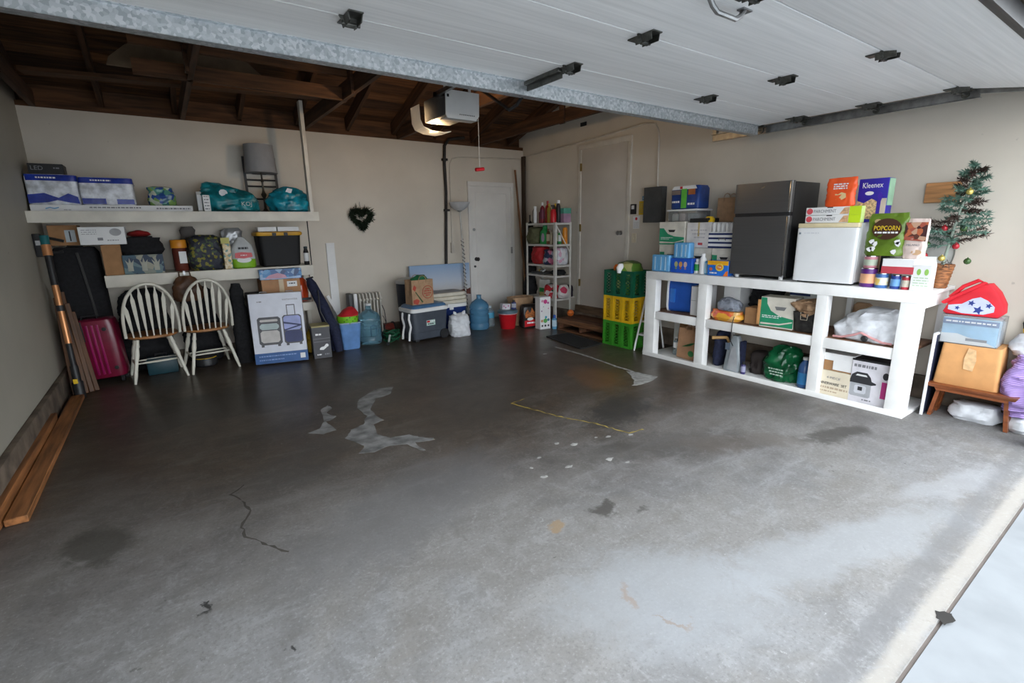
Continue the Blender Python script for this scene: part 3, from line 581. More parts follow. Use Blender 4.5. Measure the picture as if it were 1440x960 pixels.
t = softbag('snack_bag', 'small shiny blue and green snack bag on the flat box', 'bag', (.055, 6.18, ZT+.058), .235, .16, .19, voro('foil_snack', [(.03, .08, .3), (.1, .3, .25), (.5, .55, .45), (.03, .12, .2), (.2, .35, .1)], 26, .25), 4, .012, top=.46)
t = carton('narrow_box', 'narrow white box standing beside the teal plastic bag', 'box', (.37, 6.10, ZT), .045, .1, .20, mat('grey_white', (.5, .5, .48), .6)); pat('label', -.018, .018, .02, .17, -.05, PAPERW, t)
t = carton('narrow_box', 'small white printed card box leaning in front of the teal bag', 'box', (.425, 6.00, ZT), .062, .02, .165, PAPERW, 4); [dashes(t, -.02, .02, .03+i*.03, -.01, GREYINK, .01, i) for i in range(5)]
TEAL = mat('teal_plastic', (.01, .17, .20), .28, var=.5, scale=9, bump=.4); TEAL2 = mat('turquoise_plastic', (.01, .22, .30), .25, var=.5, scale=9, bump=.4)
t = thing('teal_bag', 'long crumpled teal plastic bag with white letters on the upper shelf', 'bag', (.645, 6.15, ZT))
G().loft([(0, .22, .12), (.02, .255, .15), (.10, .262, .155), (.17, .25, .14, -.01, 0), (.23, .18, .11, -.06, 0), (.28, .09, .06, -.13, 0), (.30, .05, .03, -.14, 0)], 36, 2.5, .024, 6, 9).done('bag_body', TEAL, t)
text('KOJ', .06, .14, -.178, .08, mat('pale_print', (.45, .5, .5), .5), t); shape('white_patch', ell(-.06, .19, .04, .035, 9), -.150, PBAG, t)
t = thing('teal_bag', 'round turquoise plastic bag hanging over the shelf end', 'bag', (1.225, 6.06, ZT))
G().loft([(0, .15, .10), (.02, .20, .14), (.11, .218, .155), (.19, .19, .13), (.245, .11, .08), (.27, .05, .03)], 34, 2.4, .022, 11, 10).done('bag_body', TEAL2, t); shape('white_patch', [(-.06, .2), (-.03, .25), (.02, .24), (0, .19)], -.12, PBAG, t)
tl = thing('table_lamp', 'table lamp with a grey drum shade and turned metal stem', 'lamp', (1.015, 6.31, ZT))
SHADE = mat('grey_shade', (.29, .29, .30), .8, var=.05)
G().lathe([(.17, .43), (.165, .43), (.145, .725), (.15, .725)], 28, cap=(False, False)).done('lamp_shade', SHADE, tl); G().lathe([(.1655, .43), (.166, .436)], 28, cap=(False, True)).done('shade_diffuser', SHADE, tl)
G().lathe([(.075, 0), (.075, .012), (.03, .025), (.014, .05), (.012, .16), (.022, .18), (.03, .20), (.018, .225), (.011, .25), (.011, .33), (.018, .345), (.01, .36), (.008, .45)], 16).done('stem', mat('aged_bronze', (.10, .09, .075), .35, .8), tl)
rk = thing('metal_rack', 'black metal wall rack with bars behind the table lamp', 'rack', (1.03, 6.44, ZT), 0, None, (-3, 0))
for x in (-.16, .16): box('upright', x-.012, x+.012, -.012, .012, 0, .62, BLACK, rk)
for z in (.16, .30, .37, .44, .52, .60): G().cyl((-.16, 0, z), (.16, 0, z), .009).done('bar', BLACK, rk)
# things on the lower shelf
ZM = 1.018
bc = thing('garment_case', 'tall black soft suitcase behind the red suitcase', 'suitcase', (-.695, 6.30, 0)); 
G().loft([(0, .15, .10), (.03, .17, .12), (.6, .175, .125), (1.24, .17, .12), (1.29, .14, .09)], 32, 6, .006, 2).done('case_body', DARKC, bc)
G().tube([(.02, -.128, 1.24), (.05, -.135, .9), (.08, -.13, .5), (.05, -.13, .35)], .012, 6).done('strap', mat('grey_strap', (.05, .05, .05), .7), bc)
G().tube([(-.06, 0, 1.285), (-.05, 0, 1.30), (.05, 0, 1.30), (.06, 0, 1.285)], .009, 6).done('handle', BLACK, bc)
t = carton('cardboard_box', 'brown cardboard box with a shipping label on the black suitcase', 'box', (-.745, 6.33, 1.308), .21, .25, .185, CARD); pat('label', .01, .085, .03, .14, -.125, mat('pale_label', (.45, .5, .53), .5), t); pat('barcode', .04, .05, .04, .13, -.1262, INK, t)
t = carton('cardboard_box', 'plain brown box under the white printed box', 'box', (-.42, 6.21, ZM), .15, .25, .287, CARD, 3)
t = carton('printed_box', 'white printed box resting on the brown cardboard box', 'box', (-.455, 6.20, 1.3085), .345, .24, .165, PAPERW); shape('round_print', ell(.10, .115, .045, .035), -.12, mat('grey_print', (.35, .35, .36), .6), t); pat('barcode', -.04, .0, .04, .065, -.12, GREYINK, t); [dashes(t, -.15, -.04, .10+i*.018, -.12, mat('grey_print', (.35, .35, .36), .6), .006, i) for i in range(3)]; dashes(t, .03, .12, .04, -.12, GREYINK, .008, 4)
BIRD = voro('bird_print_paper', [(.03, .05, .09), (.24, .26, .22), (.05, .10, .14), (.34, .33, .26), (.13, .20, .22)], 17, .6)
t = carton('gift_box', 'patterned blue and cream gift box beside the brown box', 'box', (-.18, 6.17, ZM), .325, .2, .185, BIRD)
for i, x in enumerate((-.11, 0, .10)):
    shape('flower_print', [(x-.035, .14), (x-.01, .11), (x, .16), (x+.012, .11), (x+.035, .14), (x+.022, .085), (x+.022, .03), (x-.022, .03), (x-.02, .085)], -.1, mat('cream_print', (.38, .38, .32), .6), t)
softbag('black_bag', 'slumped black cloth bag on the patterned gift box', 'bag', (-.18, 6.19, ZM+.186), .36, .2, .17, DARKC, 3, .02)
tag(G().loft([(0, .06, .05), (.02, .10, .08), (.05, .07, .06), (.065, .02, .02)], 20, 2, .012, 3).done('knitted_hat', mat('red_cloth', (.32, .015, .015), .8), None, (-.19, 6.44, ZM+.36)), 'dark red knitted hat squeezed above the black bag', 'hat'); 
box('shelf_riser', -.26, -.08, 6.37, YB, 1.018, 1.378, DARKC, ms)
t = thing('snack_jar', 'clear jar with an orange lid and white label', 'jar', (.13, 6.22, ZM)); G().lathe([(.06, 0), (.066, .01), (.066, .22), (.06, .235)], 18).done('jar_body', mat('red_brown_jar', (.13, .03, .02), .25), t); G().lathe([(.07, .235), (.072, .24), (.072, .31), (.066, .318)], 22).done('lid', mat('orange_lid', (.72, .27, .02), .4), t); pat('label', -.01, .055, .08, .20, -.068, PAPERW, t)
t = softbag('lunch_bag', 'dark blue bag printed with yellow flowers on the lower shelf', 'bag', (.36, 6.18, ZM), .31, .2, .36, voro('dark_floral', [(.012, .016, .03), (.012, .014, .025), (.02, .022, .04), (.012, .016, .03), (.20, .18, .02), (.015, .02, .03), (.05, .08, .03)], 45, .6), 5, .014, top=.44, p=4)
softbag('grey_bundle', 'grey wrapped bundle behind the flower printed bag', 'bundle', (.235, 6.42, ZM), .17, .15, .45, mat('grey_brown_cloth', (.09, .08, .075), .7), 9, .012)
t = carton('cookie_box', 'slim gold patterned box with a yellow tag', 'box', (.545, 6.14, ZM), .075, .12, .27, voro('gold_pattern', [(.55, .40, .18), (.65, .5, .25), (.35, .25, .12), (.1, .25, .22), (.7, .6, .4)], 40, .4), 5); pat('yellow_tag', -.045, .035, .265, .33, -.055, mat('pale_yellow', (.55, .52, .16), .6), t)
t = thing('paper_towel_bag', 'lime green and white plastic pack with a red banner', 'plastic bag', (.70, 6.16, ZM))
G().loft([(0, .10, .07), (.015, .118, .085), (.10, .12, .088)], 32, 3, .006, 4, 12, (True, False)).done('green_base', mat('lime_plastic', (.22, .45, .02), .3), t)
G().loft([(.098, .12, .088), (.18, .112, .085), (.25, .09, .07), (.30, .05, .04), (.33, .03, .02)], 32, 3, .006, 4, 12, (False, True)).done('pack_body', mat('white_wrap', (.55, .57, .58), .35, bump=.2), t)
shape('red_banner', [(-.085, .115), (-.08, .165), (-.02, .175), (.08, .165), (.085, .12), (0, .105)], -.0955, REDP, t); dashes(t, -.045, .05, .215, -.0925, INK, .022, 6); shape('white_arc', ell(0, .09, .07, .03), -.0945, PAPERW, t); dashes(t, -.03, .03, .14, -.097, WINK, .008)
softbag('foil_bag', 'silver grey foil bag standing behind the green pack', 'bag', (.64, 6.36, ZM), .22, .1, .43, mat('silver_foil', (.36, .37, .38), .3, .4, bump=.4), 2, .014, top=.48)
tt = thing('storage_tote', 'black storage tote with a yellow lid', 'storage tote', (1.09, 6.28, ZM))
G().loft([(0, .19, .15), (.01, .20, .16), (.34, .225, .18)], 28, 9).done('tub', mat('black_tote', (.005, .005, .006), .65), tt); G().loft([(.34, .24, .195), (.352, .245, .20), (.375, .245, .20), (.385, .225, .18)], 28, 9).done('lid', mat('yellow_lid', (.62, .33, .02), .45), tt)
for x in (-.06, .06): G().box(x-.02, x+.02, -.215, -.195, .335, .372, .004).done('latch', BLACK, tt)
for x, wd, lb_ in ((.975, .19, 'flat white carton on the yellow tote lid, next to the table lamp'), (1.195, .225, 'flat white carton on the yellow tote lid, next to the shelf end')): carton('flat_carton', lb_, 'box', (x, 6.22, ZM+.386), wd, .16, .05, PAPERW)
bottle('spray_can', 'small dark bottle with a white label at the shelf end', (1.352, 6.12, ZM), .03, .21, BLACK, mat('dark_cap', (.02, .04, .05), .5), PAPERW, .6, .1)
# stack behind the luggage carton
tr = thing('storage_chest', 'black storage chest behind the white luggage carton', 'chest', (.90, 6.15, 0)); G().box(-.22, .22, -.18, .18, 0, .73, .012).done('trunk_body', mat('black_trunk', (.014, .014, .016), .6), tr); box('latch', -.19, -.16, -.19, -.178, .55, .62, PAPERW, tr)
t = carton('cardboard_box', 'brown taped cardboard box with a white label above the luggage carton', 'box', (1.02, 6.10, .731), .40, .28, .155, mat('cardboard_warm', (.42, .22, .11), .75), 0, None, TAPE); pat('label', .06, .165, .065, .125, -.14, PAPERW, t); dashes(t, .08, .145, .1, -.1412, INK, .012)
t = carton('game_box', 'flat box with a blue underwater print under the lower shelf', 'box', (1.03, 6.08, .887), .43, .30, .112, voro('ocean_print', [(.03, .12, .32), (.05, .22, .48), (.02, .06, .18), (.25, .40, .60), (.10, .30, .55)], 22, .4), -2); shape('pink_print', [(-.17, .012), (-.05, .01), (.06, .012), (.04, .045), (-.03, .07), (-.12, .05)], -.15, mat('pink_print', (.60, .33, .42), .5), t); shape('pale_foam', [(-.2, .004), (.2, .004), (.2, .03), (.08, .022), (-.05, .012), (-.2, .03)], -.1495, mat('pale_blue_print', (.35, .50, .72), .5), t)
t = thing('helmet', 'shiny orange red ball helmet on the low end shelf', 'helmet', (1.265, 6.20, .585)); G().lathe([(.04, 0), (.075, .012), (.085, .10), (.085, .19), (.07, .25), (.035, .285), (.002, .295)], 22).done('shell', mat('orange_red_gloss', (.62, .06, .012), .18, coat=.4), t); box('strap', -.09, .09, -.088, -.08, .02, .05, BLACK, t)
# ---------------------------------------------------------------- wooden windsor chairs with their backs to the room
SEATW = woodmat('honey_seat_wood', (.36, .16, .055), .4, axis=0); CHW = mat('chair_white', (.70, .67, .58), .4, var=.07)
def chair(loc, rz, label):
    t = thing('windsor_chair', label, 'chair', loc, rz, 'white windsor chairs')
    zs = .445
    out = []
    for i in range(32):
        a = 2*PI*i/32; cs, sn = math.cos(a), math.sin(a); out.append((.215*math.copysign(abs(cs)**.8, cs)*(1.0+.06*sn), .205*math.copysign(abs(sn)**.85, sn)))
    g = G(); k = [(.90, zs-.034), (1.0, zs-.022), (1.0, zs-.006), (.95, zs), (.6, zs-.006), (.05, zs-.009)]
    g.rings([[(x*s, y*s, z) for x, y in out] for s, z in k]); g.done('seat', SEATW, t)
    # bow back, leaning away from the seat (towards -y)
    def bow(u): return Vector((.215*math.cos(u)*(1+.10*math.sin(u)), -.165-.115*max(0, math.sin(u))**1.0, zs+.0+.505*max(0, math.sin(u))**.8))
    G().tube([bow(PI*i/30) for i in range(31)], .0135, 10).done('bow_back', CHW, t)
    for i in range(7):
        f = (i-3)/3; x0 = .155*f; y0 = -.165-.012*(1-f*f)*2
        # where the bow passes above this spindle
        best = min((abs(bow(PI*j/200).x-.185*f), j) for j in range(10, 191))[1]; tp = bow(PI*best/200)
        a = Vector((x0, y0, zs-.004)); ln = (tp-a).length; ax = (tp-a).normalized(); sx = Vector((1, 0, 0)); sx = (sx-ax*sx.dot(ax)).normalized(); ny = ax.cross(sx)
        pr_ = [(0, .006), (.12, .007), (.22, .010), (.62, .0165), (.80, .017), (.90, .007), (1, .005)]
        g = G(); rs = []
        for u, hw in pr_:
            c = a+ax*ln*u; th = .005
            rs.append([c+sx*hw+ny*th*.3, c+sx*hw*.8+ny*th, c-sx*hw*.8+ny*th, c-sx*hw+ny*th*.3, c-sx*hw-ny*th*.3, c-sx*hw*.8-ny*th, c+sx*hw*.8-ny*th, c+sx*hw-ny*th*.3])
        g.rings(rs).done('spindle', CHW, t)
    feet = {}
    for sx_ in (-1, 1):
        for sy in (-1, 1):
            a = Vector((.13*sx_, .13*sy, zs-.03)); b_ = Vector((.215*sx_, .215*sy, 0)); us_ = [0, .08, .16, .2, .26, .36, .44, .5, .56, .62, .8, 1]; rr = [.014, .015, .020, .015, .019, .022, .019, .015, .0165, .015, .0165, .011]
            G().tube([a.lerp(b_, u) for u in us_], rr, 10).done('leg', CHW, t); feet[(sx_, sy)] = (a, b_)
    for sx_ in (-1, 1):
        p = feet[(sx_, -1)]; q = feet[(sx_, 1)]; G().tube([p[0].lerp(p[1], .60), (p[0].lerp(p[1], .60)+q[0].lerp(q[1], .60))/2, q[0].lerp(q[1], .60)], [.008, .011, .008], 8).done('side_stretcher', CHW, t)
    for sy, u in ((-.16, .6), (.16, .6)):
        y = sy*.45; p = feet[(-1, -1)]; x = abs(p[0].lerp(p[1], .60).x); z = p[0].lerp(p[1], .60).z
        G().tube([(-x, y, z), (0, y, z), (x, y, z)], [.007, .0105, .007], 8).done('cross_stretcher', CHW, t)
    return t
chair((-.215, 5.955, 0), 6, 'white windsor chair with a brown seat, beside the red suitcase')
chair((.245, 6.00, 0), 8, 'white windsor chair with a brown seat, beside the luggage carton')
# dark baggage under and behind the chairs
softbag('duffel_bag', 'black duffel bag on the floor behind the chair by the red suitcase', 'bag', (-.27, 6.38, 0), .44, .2, .84, DARKC, 14, .02, p=3.5, top=.42)
softbag('backpack', 'black backpack standing behind the chair by the luggage carton', 'bag', (.22, 6.39, .0), .34, .18, .82, DARKC, 15, .02, p=3.5, top=.40)
t = thing('drill_case', 'dark teal tool case under the chair next to the red suitcase', 'case', (-.18, 6.08, 0)); G().box(-.13, .13, -.09, .09, 0, .17, .02).done('case_shell', mat('dark_teal', (.01, .045, .06), .4), t); G().tube([(-.05, 0, .165), (-.045, 0, .2), (.045, 0, .2), (.05, 0, .165)], .01, 6).done('handle', BLACK, t)
t = thing('work_light', 'round black and yellow tool on the floor under the chair beside the luggage carton', 'tool', (.20, 6.10, 0)); G().lathe([(.09, 0), (.11, .02), (.11, .09), (.08, .13), (.02, .15)], 22).done('housing', BLACK, t); G().lathe([(.06, .133), (.085, .118), (.108, .094)], 22, cap=(False, False)).done('yellow_ring', YELP, t)
hb = softbag('handbag', 'brown leather handbag hanging at the shelf edge behind the chairs', 'handbag', (.135, 5.955, .73), .25, .12, .25, mat('brown_leather', (.085, .035, .014), .5, var=.4, scale=12, bump=.3), 7, .012, top=.34); G().tube([(-.05, .02, .22), (-.045, .06, .29), (.045, .06, .29), (.05, .02, .22)], .007, 6).done('strap', mat('brown_leather', (.085, .035, .014), .5), hb)
box('hook', -.01, .01, .055, .075, .26, .298, STEEL, hb)
# red hard-shell suitcase
RS = mat('cherry_shell', (.17, .006, .03), .32, var=.12, coat=.25)
sc = thing('red_suitcase', 'cherry red hard shell suitcase with vertical ribs by the grey wall', 'suitcase', (-.625, 6.02, 0), -9, None, (0, -3))
G().loft([(.055, .15, .085), (.065, .172, .10), (.12, .182, .108), (.56, .182, .108), (.615, .17, .10), (.63, .145, .08)], 36, 5).done('shell', RS, sc)
for x in (-.025, .015, .055): G().box(x-.009, x+.009, -.118, -.10, .10, .58, .004).done('rib', mat('bright_cherry', (.30, .010, .10), .3), sc)
for x, z in ((-.13, .52), (.10, .53), (-.12, .14), (.12, .15)): G().lathe([(.018, 0), (.018, .006), (.008, .008)], 14).xf(Matrix.Rotation(R_(90), 4, 'X')).done('corner_stud', BLACK, sc, (x, -.106, z))
G().tube([(-.07, -.02, .625), (-.065, -.02, .655), (.045, -.02, .655), (.05, -.02, .625)], .009, 8).done('carry_handle', BLACK, sc)
G().box(-.085, -.055, -.117, -.108, .43, .62, .003).done('luggage_strap', BLACK, sc)
for x in (-.14, .14):
    for y in (-.07, .07): G().cyl((x-.012, y, .026), (x+.012, y, .026), .026, 14).box(x-.015, x+.015, y-.015, y+.015, .03, .062).done('wheel', BLACK, sc)
# copper pole, trimmer head and wooden slats in the corner
cpo = thing('telescopic_pole', 'copper coloured telescopic pole with black collars by the grey wall', 'pole', (-.79, 5.57, 0), 0)
A_, B_ = Vector((0, 0, 0)), Vector((-.04, .27, 1.40)); seg = lambda a, c: [tuple(A_.lerp(B_, a)), tuple(A_.lerp(B_, c))]
COP = mat('copper_tube', (.62, .28, .12), .32, .6, var=.08)
for a, c, r, m_, n_ in ((0, .10, .04, BLACK, 'motor_foot'), (.10, .20, .03, BLACK, 'lower_grip'), (.20, .34, .021, BLACK, 'joint'), (.34, .54, .024, COP, 'lower_tube'), (.54, .575, .029, BLACK, 'collar'), (.575, .70, .024, COP, 'upper_tube'), (.70, .88, .026, BLACK, 'grip'), (.88, .945, .034, COP, 'copper_head'), (.945, 1.0, .032, mat('teal_cap', (.01, .12, .13), .4), 'cap')):
    G().tube(seg(a, c), r, 14).done(n_, m_, cpo)
G().box(-.02, .01, -.055, -.035, .14, .18, .003).done('yellow_label', YELP, cpo)
tm = thing('wall_hook', 'black metal tool hook screwed to the grey wall below the shelf', 'hook', (XL, 5.98, 1.22)); G().box(0, .05, -.06, .03, 0, .20, .008).done('bracket', BLACK, tm); G().tube([(.03, -.02, .18), (.14, -.03, .15), (.20, -.03, .13)], .013, 8).done('arm', BLACK, tm); G().tube([(.03, -.02, .08), (.12, -.03, .03), (.18, -.03, .04)], .012, 8).done('arm', BLACK, tm); box('plate', .015, .052, -.066, -.058, .10, .14, STEEL, tm)
SLW = woodmat('slat_wood', (.11, .045, .015), .55, axis=2)
for i, (x, y, dx, dy, h) in enumerate([(-.80, 5.66, -.05, .30, .95), (-.762, 5.68, -.05, .26, .90), (-.725, 5.70, -.06, .17, .80), (-.69, 5.72, -.07, .15, .72), (-.84, 5.68, -.02, .26, .85)]):
    ln = math.sqrt(dx*dx+dy*dy+h*h); q = Vector((dx, dy, h)).to_track_quat('Z', 'Y')
    o = tag(G().box(-.018, .018, -.009, .009, 0, ln, .003, 1).done('timber_strip', SLW, None, (x, y, .004)), 'brown timber strip leaning in the bundle by the red suitcase', 'timber', 'leaning timber strips'); o.rotation_euler = q.to_euler()
BPL = woodmat('brown_board_wood', (.28, .115, .04), .5, axis=1)
tag(G().box(-.045, .045, -1.16, 1.16, 0, .038, .004, 1).done('floor_board', BPL, None, (-.80, 4.36, .001), (0, 0, R_(.2))), 'long brown board lying on the floor farther from the concrete curb', 'board')
tag(G().box(-.024, .024, -1.15, 1.15, 0, .085, .004, 1).done('floor_board', BPL, None, (-.875+.002, 3.73, .001), (0, 0, R_(-.0))), 'brown board on edge lying directly against the concrete curb', 'board')
# ---------------------------------------------------------------- luggage carton with printed suitcases
lg = carton('luggage_carton', 'white carton printed with two suitcases, leaning upright on the floor', 'box', (.905, 5.735, .008), .52, .20, .75, mat('white_gloss_card', (.66, .68, .76), .35, var=.05), -13, None, None, (-5, 0))
yf = -.10; PB_ = mat('carton_blue', (.03, .10, .28), .4); GF = mat('print_frame_grey', (.10, .10, .11), .5); PUR = mat('print_lilac', (.34, .38, .66), .5); NAV = mat('print_navy', (.05, .06, .15), .5); IVR = mat('print_ivory', (.55, .52, .50), .5)
pat('blue_band', -.26, .26, 0, .115, yf, PB_, lg); box('blue_band', .2595, .261, -.1, .1, 0, .115, PB_, lg); pat('white_square', .185, .235, .03, .085, yf-.001, PAPERW, lg); dashes(lg, -.22, .15, .08, yf-.001, mat('blue_print', (.2, .32, .6), .5), .012, 3); dashes(lg, -.22, .02, .04, yf-.001, mat('blue_print', (.2, .32, .6), .5), .012, 4)
def rr(x0, x1, z0, z1, r=.02): return [(x0+r, z0), (x1-r, z0), (x1, z0+r), (x1, z1-r), (x1-r, z1), (x0+r, z1), (x0, z1-r), (x0, z0+r)]
shape('open_case_print', rr(-.20, .025, .20, .50), yf-.0003, GF, lg); shape('lining_print', rr(-.18, .005, .225, .355), yf-.0016, IVR, lg); shape('lining_print', rr(-.18, .005, .365, .43), yf-.0016, mat('print_mint', (.42, .50, .50), .5), lg); shape('lining_print', rr(-.175, 0, .45, .475, .008), yf-.0016, IVR, lg)
shape('purple_case_print', rr(.045, .235, .20, .51), yf-.0003, GF, lg); shape('lilac_print', rr(.055, .225, .345, .50), yf-.0016, PUR, lg); shape('navy_print', rr(.055, .225, .215, .34), yf-.0016, NAV, lg); shape('strap_print', [(.055, .42), (.055, .44), (.225, .40), (.225, .385)], yf-.0028, NAV, lg); shape('strap_print', [(.055, .34), (.055, .355), (.225, .40), (.225, .385)], yf-.0028, NAV, lg)
for x0, x1, z0, z1 in ((.095, .103, .51, .62), (.172, .180, .51, .62), (.095, .18, .612, .622)): pat('handle_print', x0, x1, z0, z1, yf, GF, lg)
for x in (-.17, -.01, .075, .205): pat('wheel_print', x-.014, x+.014, .18, .20, yf, GF, lg)
text('samsonite', .035, .14, yf-.0006, .68, GREYINK, lg, width=.15); dashes(lg, -.18, -.13, .665, yf, GREYINK, .01)
for x in (-.12, .14): G().tube([(x-.04, 0, .748), (x-.03, -.02, .765), (x+.03, -.02, .765), (x+.04, 0, .748)], .005, 6).done('carton_handle', mat('grey_print', (.35, .35, .36), .6), lg)
gb = softbag('tall_bag', 'tall narrow black cloth bag standing beside the luggage carton', 'bag', (.57, 5.98, 0), .155, .15, .87, DARKC, 22, .008, top=.40, p=3)
# ---------------------------------------------------------------- things on the floor along the back wall
pb = carton('product_box', 'charcoal grey printed product box on the floor', 'box', (1.315, 5.71, 0), .19, .22, .37, mat('charcoal_card', (.075, .075, .085), .45), -7)
dashes(pb, -.06, .0, .275, -.11, WINK, .02, 2); shape('white_figure', [(-.03, .10), (.01, .095), (.03, .11), (.045, .12), (.05, .145), (.03, .15), (.02, .135), (-.01, .13), (-.025, .12)], -.11, WINK, pb); shape('white_dot', ell(.05, .145, .018, .018), -.1105, WINK, pb)
dashes(pb, -.06, -.01, .045, -.11, WINK, .014); dashes(pb, .02, .07, .045, -.11, GREYINK, .014, 3); pat('grey_line', -.085, .09, .19, .194, -.11, GREYINK, pb); pat('grey_line', -.085, .09, .225, .229, -.11, GREYINK, pb); box('gold_lid_edge', -.096, .096, -.111, .111, .355, .372, mat('gold_edge', (.35, .30, .12), .4), pb)
tag(G().loft([(0, .05, .05), (.02, .09, .08), (.10, .10, .09), (.22, .08, .07), (.29, .03, .03)], 26, 2.3, .012, 8).done('yellow_sack', mat('yellow_mesh', (.42, .27, .02), .6, var=.35, scale=40), None, (1.30, 5.97, 0)), 'yellow sack squeezed behind the charcoal product box', 'sack')
ub = thing('camp_chair_bag', 'long navy carry bag with a folded camp chair, leaning by the blue bin', 'bag', (1.495, 5.745, 0))
G().tube([(.03, .0, .015), (.01, .03, .25), (-.07, .14, .55), (-.15, .24, .80), (-.165, .26, .86)], [.045, .06, .062, .055, .03], 14).done('bag_body', NAVYC, ub); G().tube([(.0, .10, .01), (-.07, .17, .45), (-.13, .24, .78)], [.03, .045, .03], 12).done('second_roll', NAVYC, ub); G().tube([(-.20, .27, .86), (-.12, .25, .88)], .010, 6).done('toggle', BLACK, ub); G().tube([(-.11, .13, .74), (-.13, .05, .5), (-.06, .0, .3)], .008, 6).done('carry_strap', BLACK, ub)
tag(G().box(-.02, .02, -.008, .008, 0, .50).done('white_plank', PAPERW, None, (1.83, 6.40, .135), (R_(-6), R_(-24), 0)), 'short white plank leaning on the wall behind the camp chair bag', 'plank')
bn = thing('blue_bin', 'light blue waste bin holding toys', 'bin', (1.70, 5.90, 0), -4); PBL = mat('light_blue_plastic', (.13, .27, .56), .4)
g = G(); g.loft([(0, .095, .085), (.012, .10, .09), (.30, .125, .112), (.33, .130, .116), (.33, .120, .107), (.03, .092, .082)], 28, 7).done('bin_body', PBL, bn); G().loft([(.315, .130, .117), (.332, .135, .121)], 28, 7, cap=(False, False)).done('rim', mat('pale_rim', (.35, .42, .52), .5), bn)
ml = thing('toy_ball', 'red and lime green watermelon toy sitting in the blue bin', 'toy', (1.695, 5.895, .235)); 
G().lathe([(.03, 0), (.09, .03), (.115, .09)], 26, cap=(True, False)).done('teal_bottom', mat('toy_teal', (.03, .14, .18), .5), ml); G().lathe([(.115, .09), (.125, .13), (.122, .175)], 26, cap=(False, False)).done('lime_band', mat('toy_lime', (.20, .55, .02), .5), ml)
G().loft([(.172, .118, .118), (.20, .11, .10, .02, 0), (.245, .075, .07, .03, 0), (.275, .03, .03, .035, 0)], 26, 2.2, .012, 4).done('red_cloth_top', mat('toy_red', (.50, .012, .02), .6), ml)
for i in range(7):
    a = R_(-125+i*15); G().lathe([(.007, 0), (.007, .003)], 8).xf(Matrix.Rotation(R_(90), 4, 'X')).done('seed', BLACK, ml, (.1245*math.cos(a), .1245*math.sin(a), .115+.022*(i % 3)), (0, 0, a+PI/2))
bottle('yellow_bottle', 'yellow cleaner bottle between the blue bin and the water jug', (1.845, 6.10, 0), .04, .27, YELP, PAPERW, None, .4)
# oil-filled radiator
ht = thing('radiator_heater', 'white oil filled radiator heater with ribbed fins', 'heater', (2.05, 6.33, 0)); CRM = mat('heater_enamel', (.55, .52, .46), .4)
for i in range(7):
    x = -.07+i*.045; G().prism([(-.075, .07), (.075, .07), (.08, .10), (.08, .56), (.06, .60), (-.06, .60), (-.08, .56), (-.08, .10)], -.007, .007, .003).xf(Matrix.Rotation(R_(90), 4, 'Z')).done('fin', CRM, ht, (x, 0, 0)); G().cyl((x-.014, -.082, .52), (x+.014, -.082, .52), .018, 10).done('fin_tube', CRM, ht)
G().box(-.15, -.105, -.08, .08, .06, .61, .01).done('control_box', PAPERW, ht); G().box(-.21, -.15, -.07, .07, .10, .61, .015).done('control_panel', BLACK, ht); box('foot', -.17, -.13, -.12, .12, .0, .06, BLACK, ht, .01); box('foot', .16, .20, -.12, .12, 0, .07, BLACK, ht, .01)
G().tube([(.22, -.05, .08), (.26, -.06, .2), (.25, -.05, .35), (.235, -.02, .42)], .005, 6).done('power_cord', BLACK, ht)
# five gallon water jugs
JUG = mat('blue_polycarbonate', (.30, .55, .68), .10, var=.05, trans=.8, ior=1.3); JUG2 = mat('blue_jug_tint', (.16, .40, .62), .14, var=.05, trans=.62, ior=1.3)
def jug(loc, rz, label, m, handle, cap):
    t = thing('water_jug', label, 'water jug', loc, rz, 'five gallon water jugs'); r = .138
    pf = [(.10, 0), (.128, .008), (r, .03), (r, .085), (r-.007, .095), (r-.007, .105), (r, .115), (r, .20), (r-.008, .21), (r-.008, .225), (r, .235), (r, .275), (r-.008, .285), (r-.008, .298), (r, .308), (r-.002, .34), (.11, .385), (.06, .42), (.036, .435), (.033, .45), (.033, .478), (.037, .482), (.037, .49), (.026, .492)]
    G().lathe(pf, 28).done('jug_body', m, t)
    if handle: G().tube([(.0, -.139, .11), (.035, -.143, .12), (.035, -.143, .24), (0, -.139, .255), (-.035, -.143, .24), (-.035, -.143, .12)], .008, 6, close=True).done('grip', m, t)
    if cap: G().lathe([(.037, .484), (.038, .49), (.038, .507), (.034, .51)], 18).done('cap', PAPERW, t)
jug((1.985, 5.985, 0), 0, 'blue water jug with a moulded grip and white cap by the heater', JUG, True, True)
jug((3.53, 5.865, 0), 0, 'blue ribbed water jug without a cap by the white back door', JUG2, False, False)
rl = thing('cord_reel', 'small dark red cord reel against the back wall', 'reel', (2.37, 6.38, .0)); G().cyl((-.07, 0, .085), (.07, 0, .085), .065, 18).done('cord_winding', mat('red_cord', (.22, .03, .02), .6, var=.3, scale=40), rl)
for x in (-.075, .075): G().cyl((x-.006, 0, .085), (x+.006, 0, .085), .085, 20).done('flange', BLACK, rl)
G().tube([(.0, .05, .15), (-.03, .06, .24), (-.09, .05, .30)], .004, 5).done('loose_cord', BLACK, rl)
hs = thing('garden_hose', 'dark green garden hose coiled on the floor by the cooler', 'hose', (2.235, 5.90, 0)); HG = mat('hose_green', (.006, .07, .03), .4)
rd = random.Random(7); pts = []
for i in range(110):
    a = i*.34; r = .075+.022*math.sin(i*.21)+.012*rd.random(); pts.append((r*math.cos(a)*1.05, r*math.sin(a)*.75, .012+.14*i/110+.012*math.sin(i*.9)))
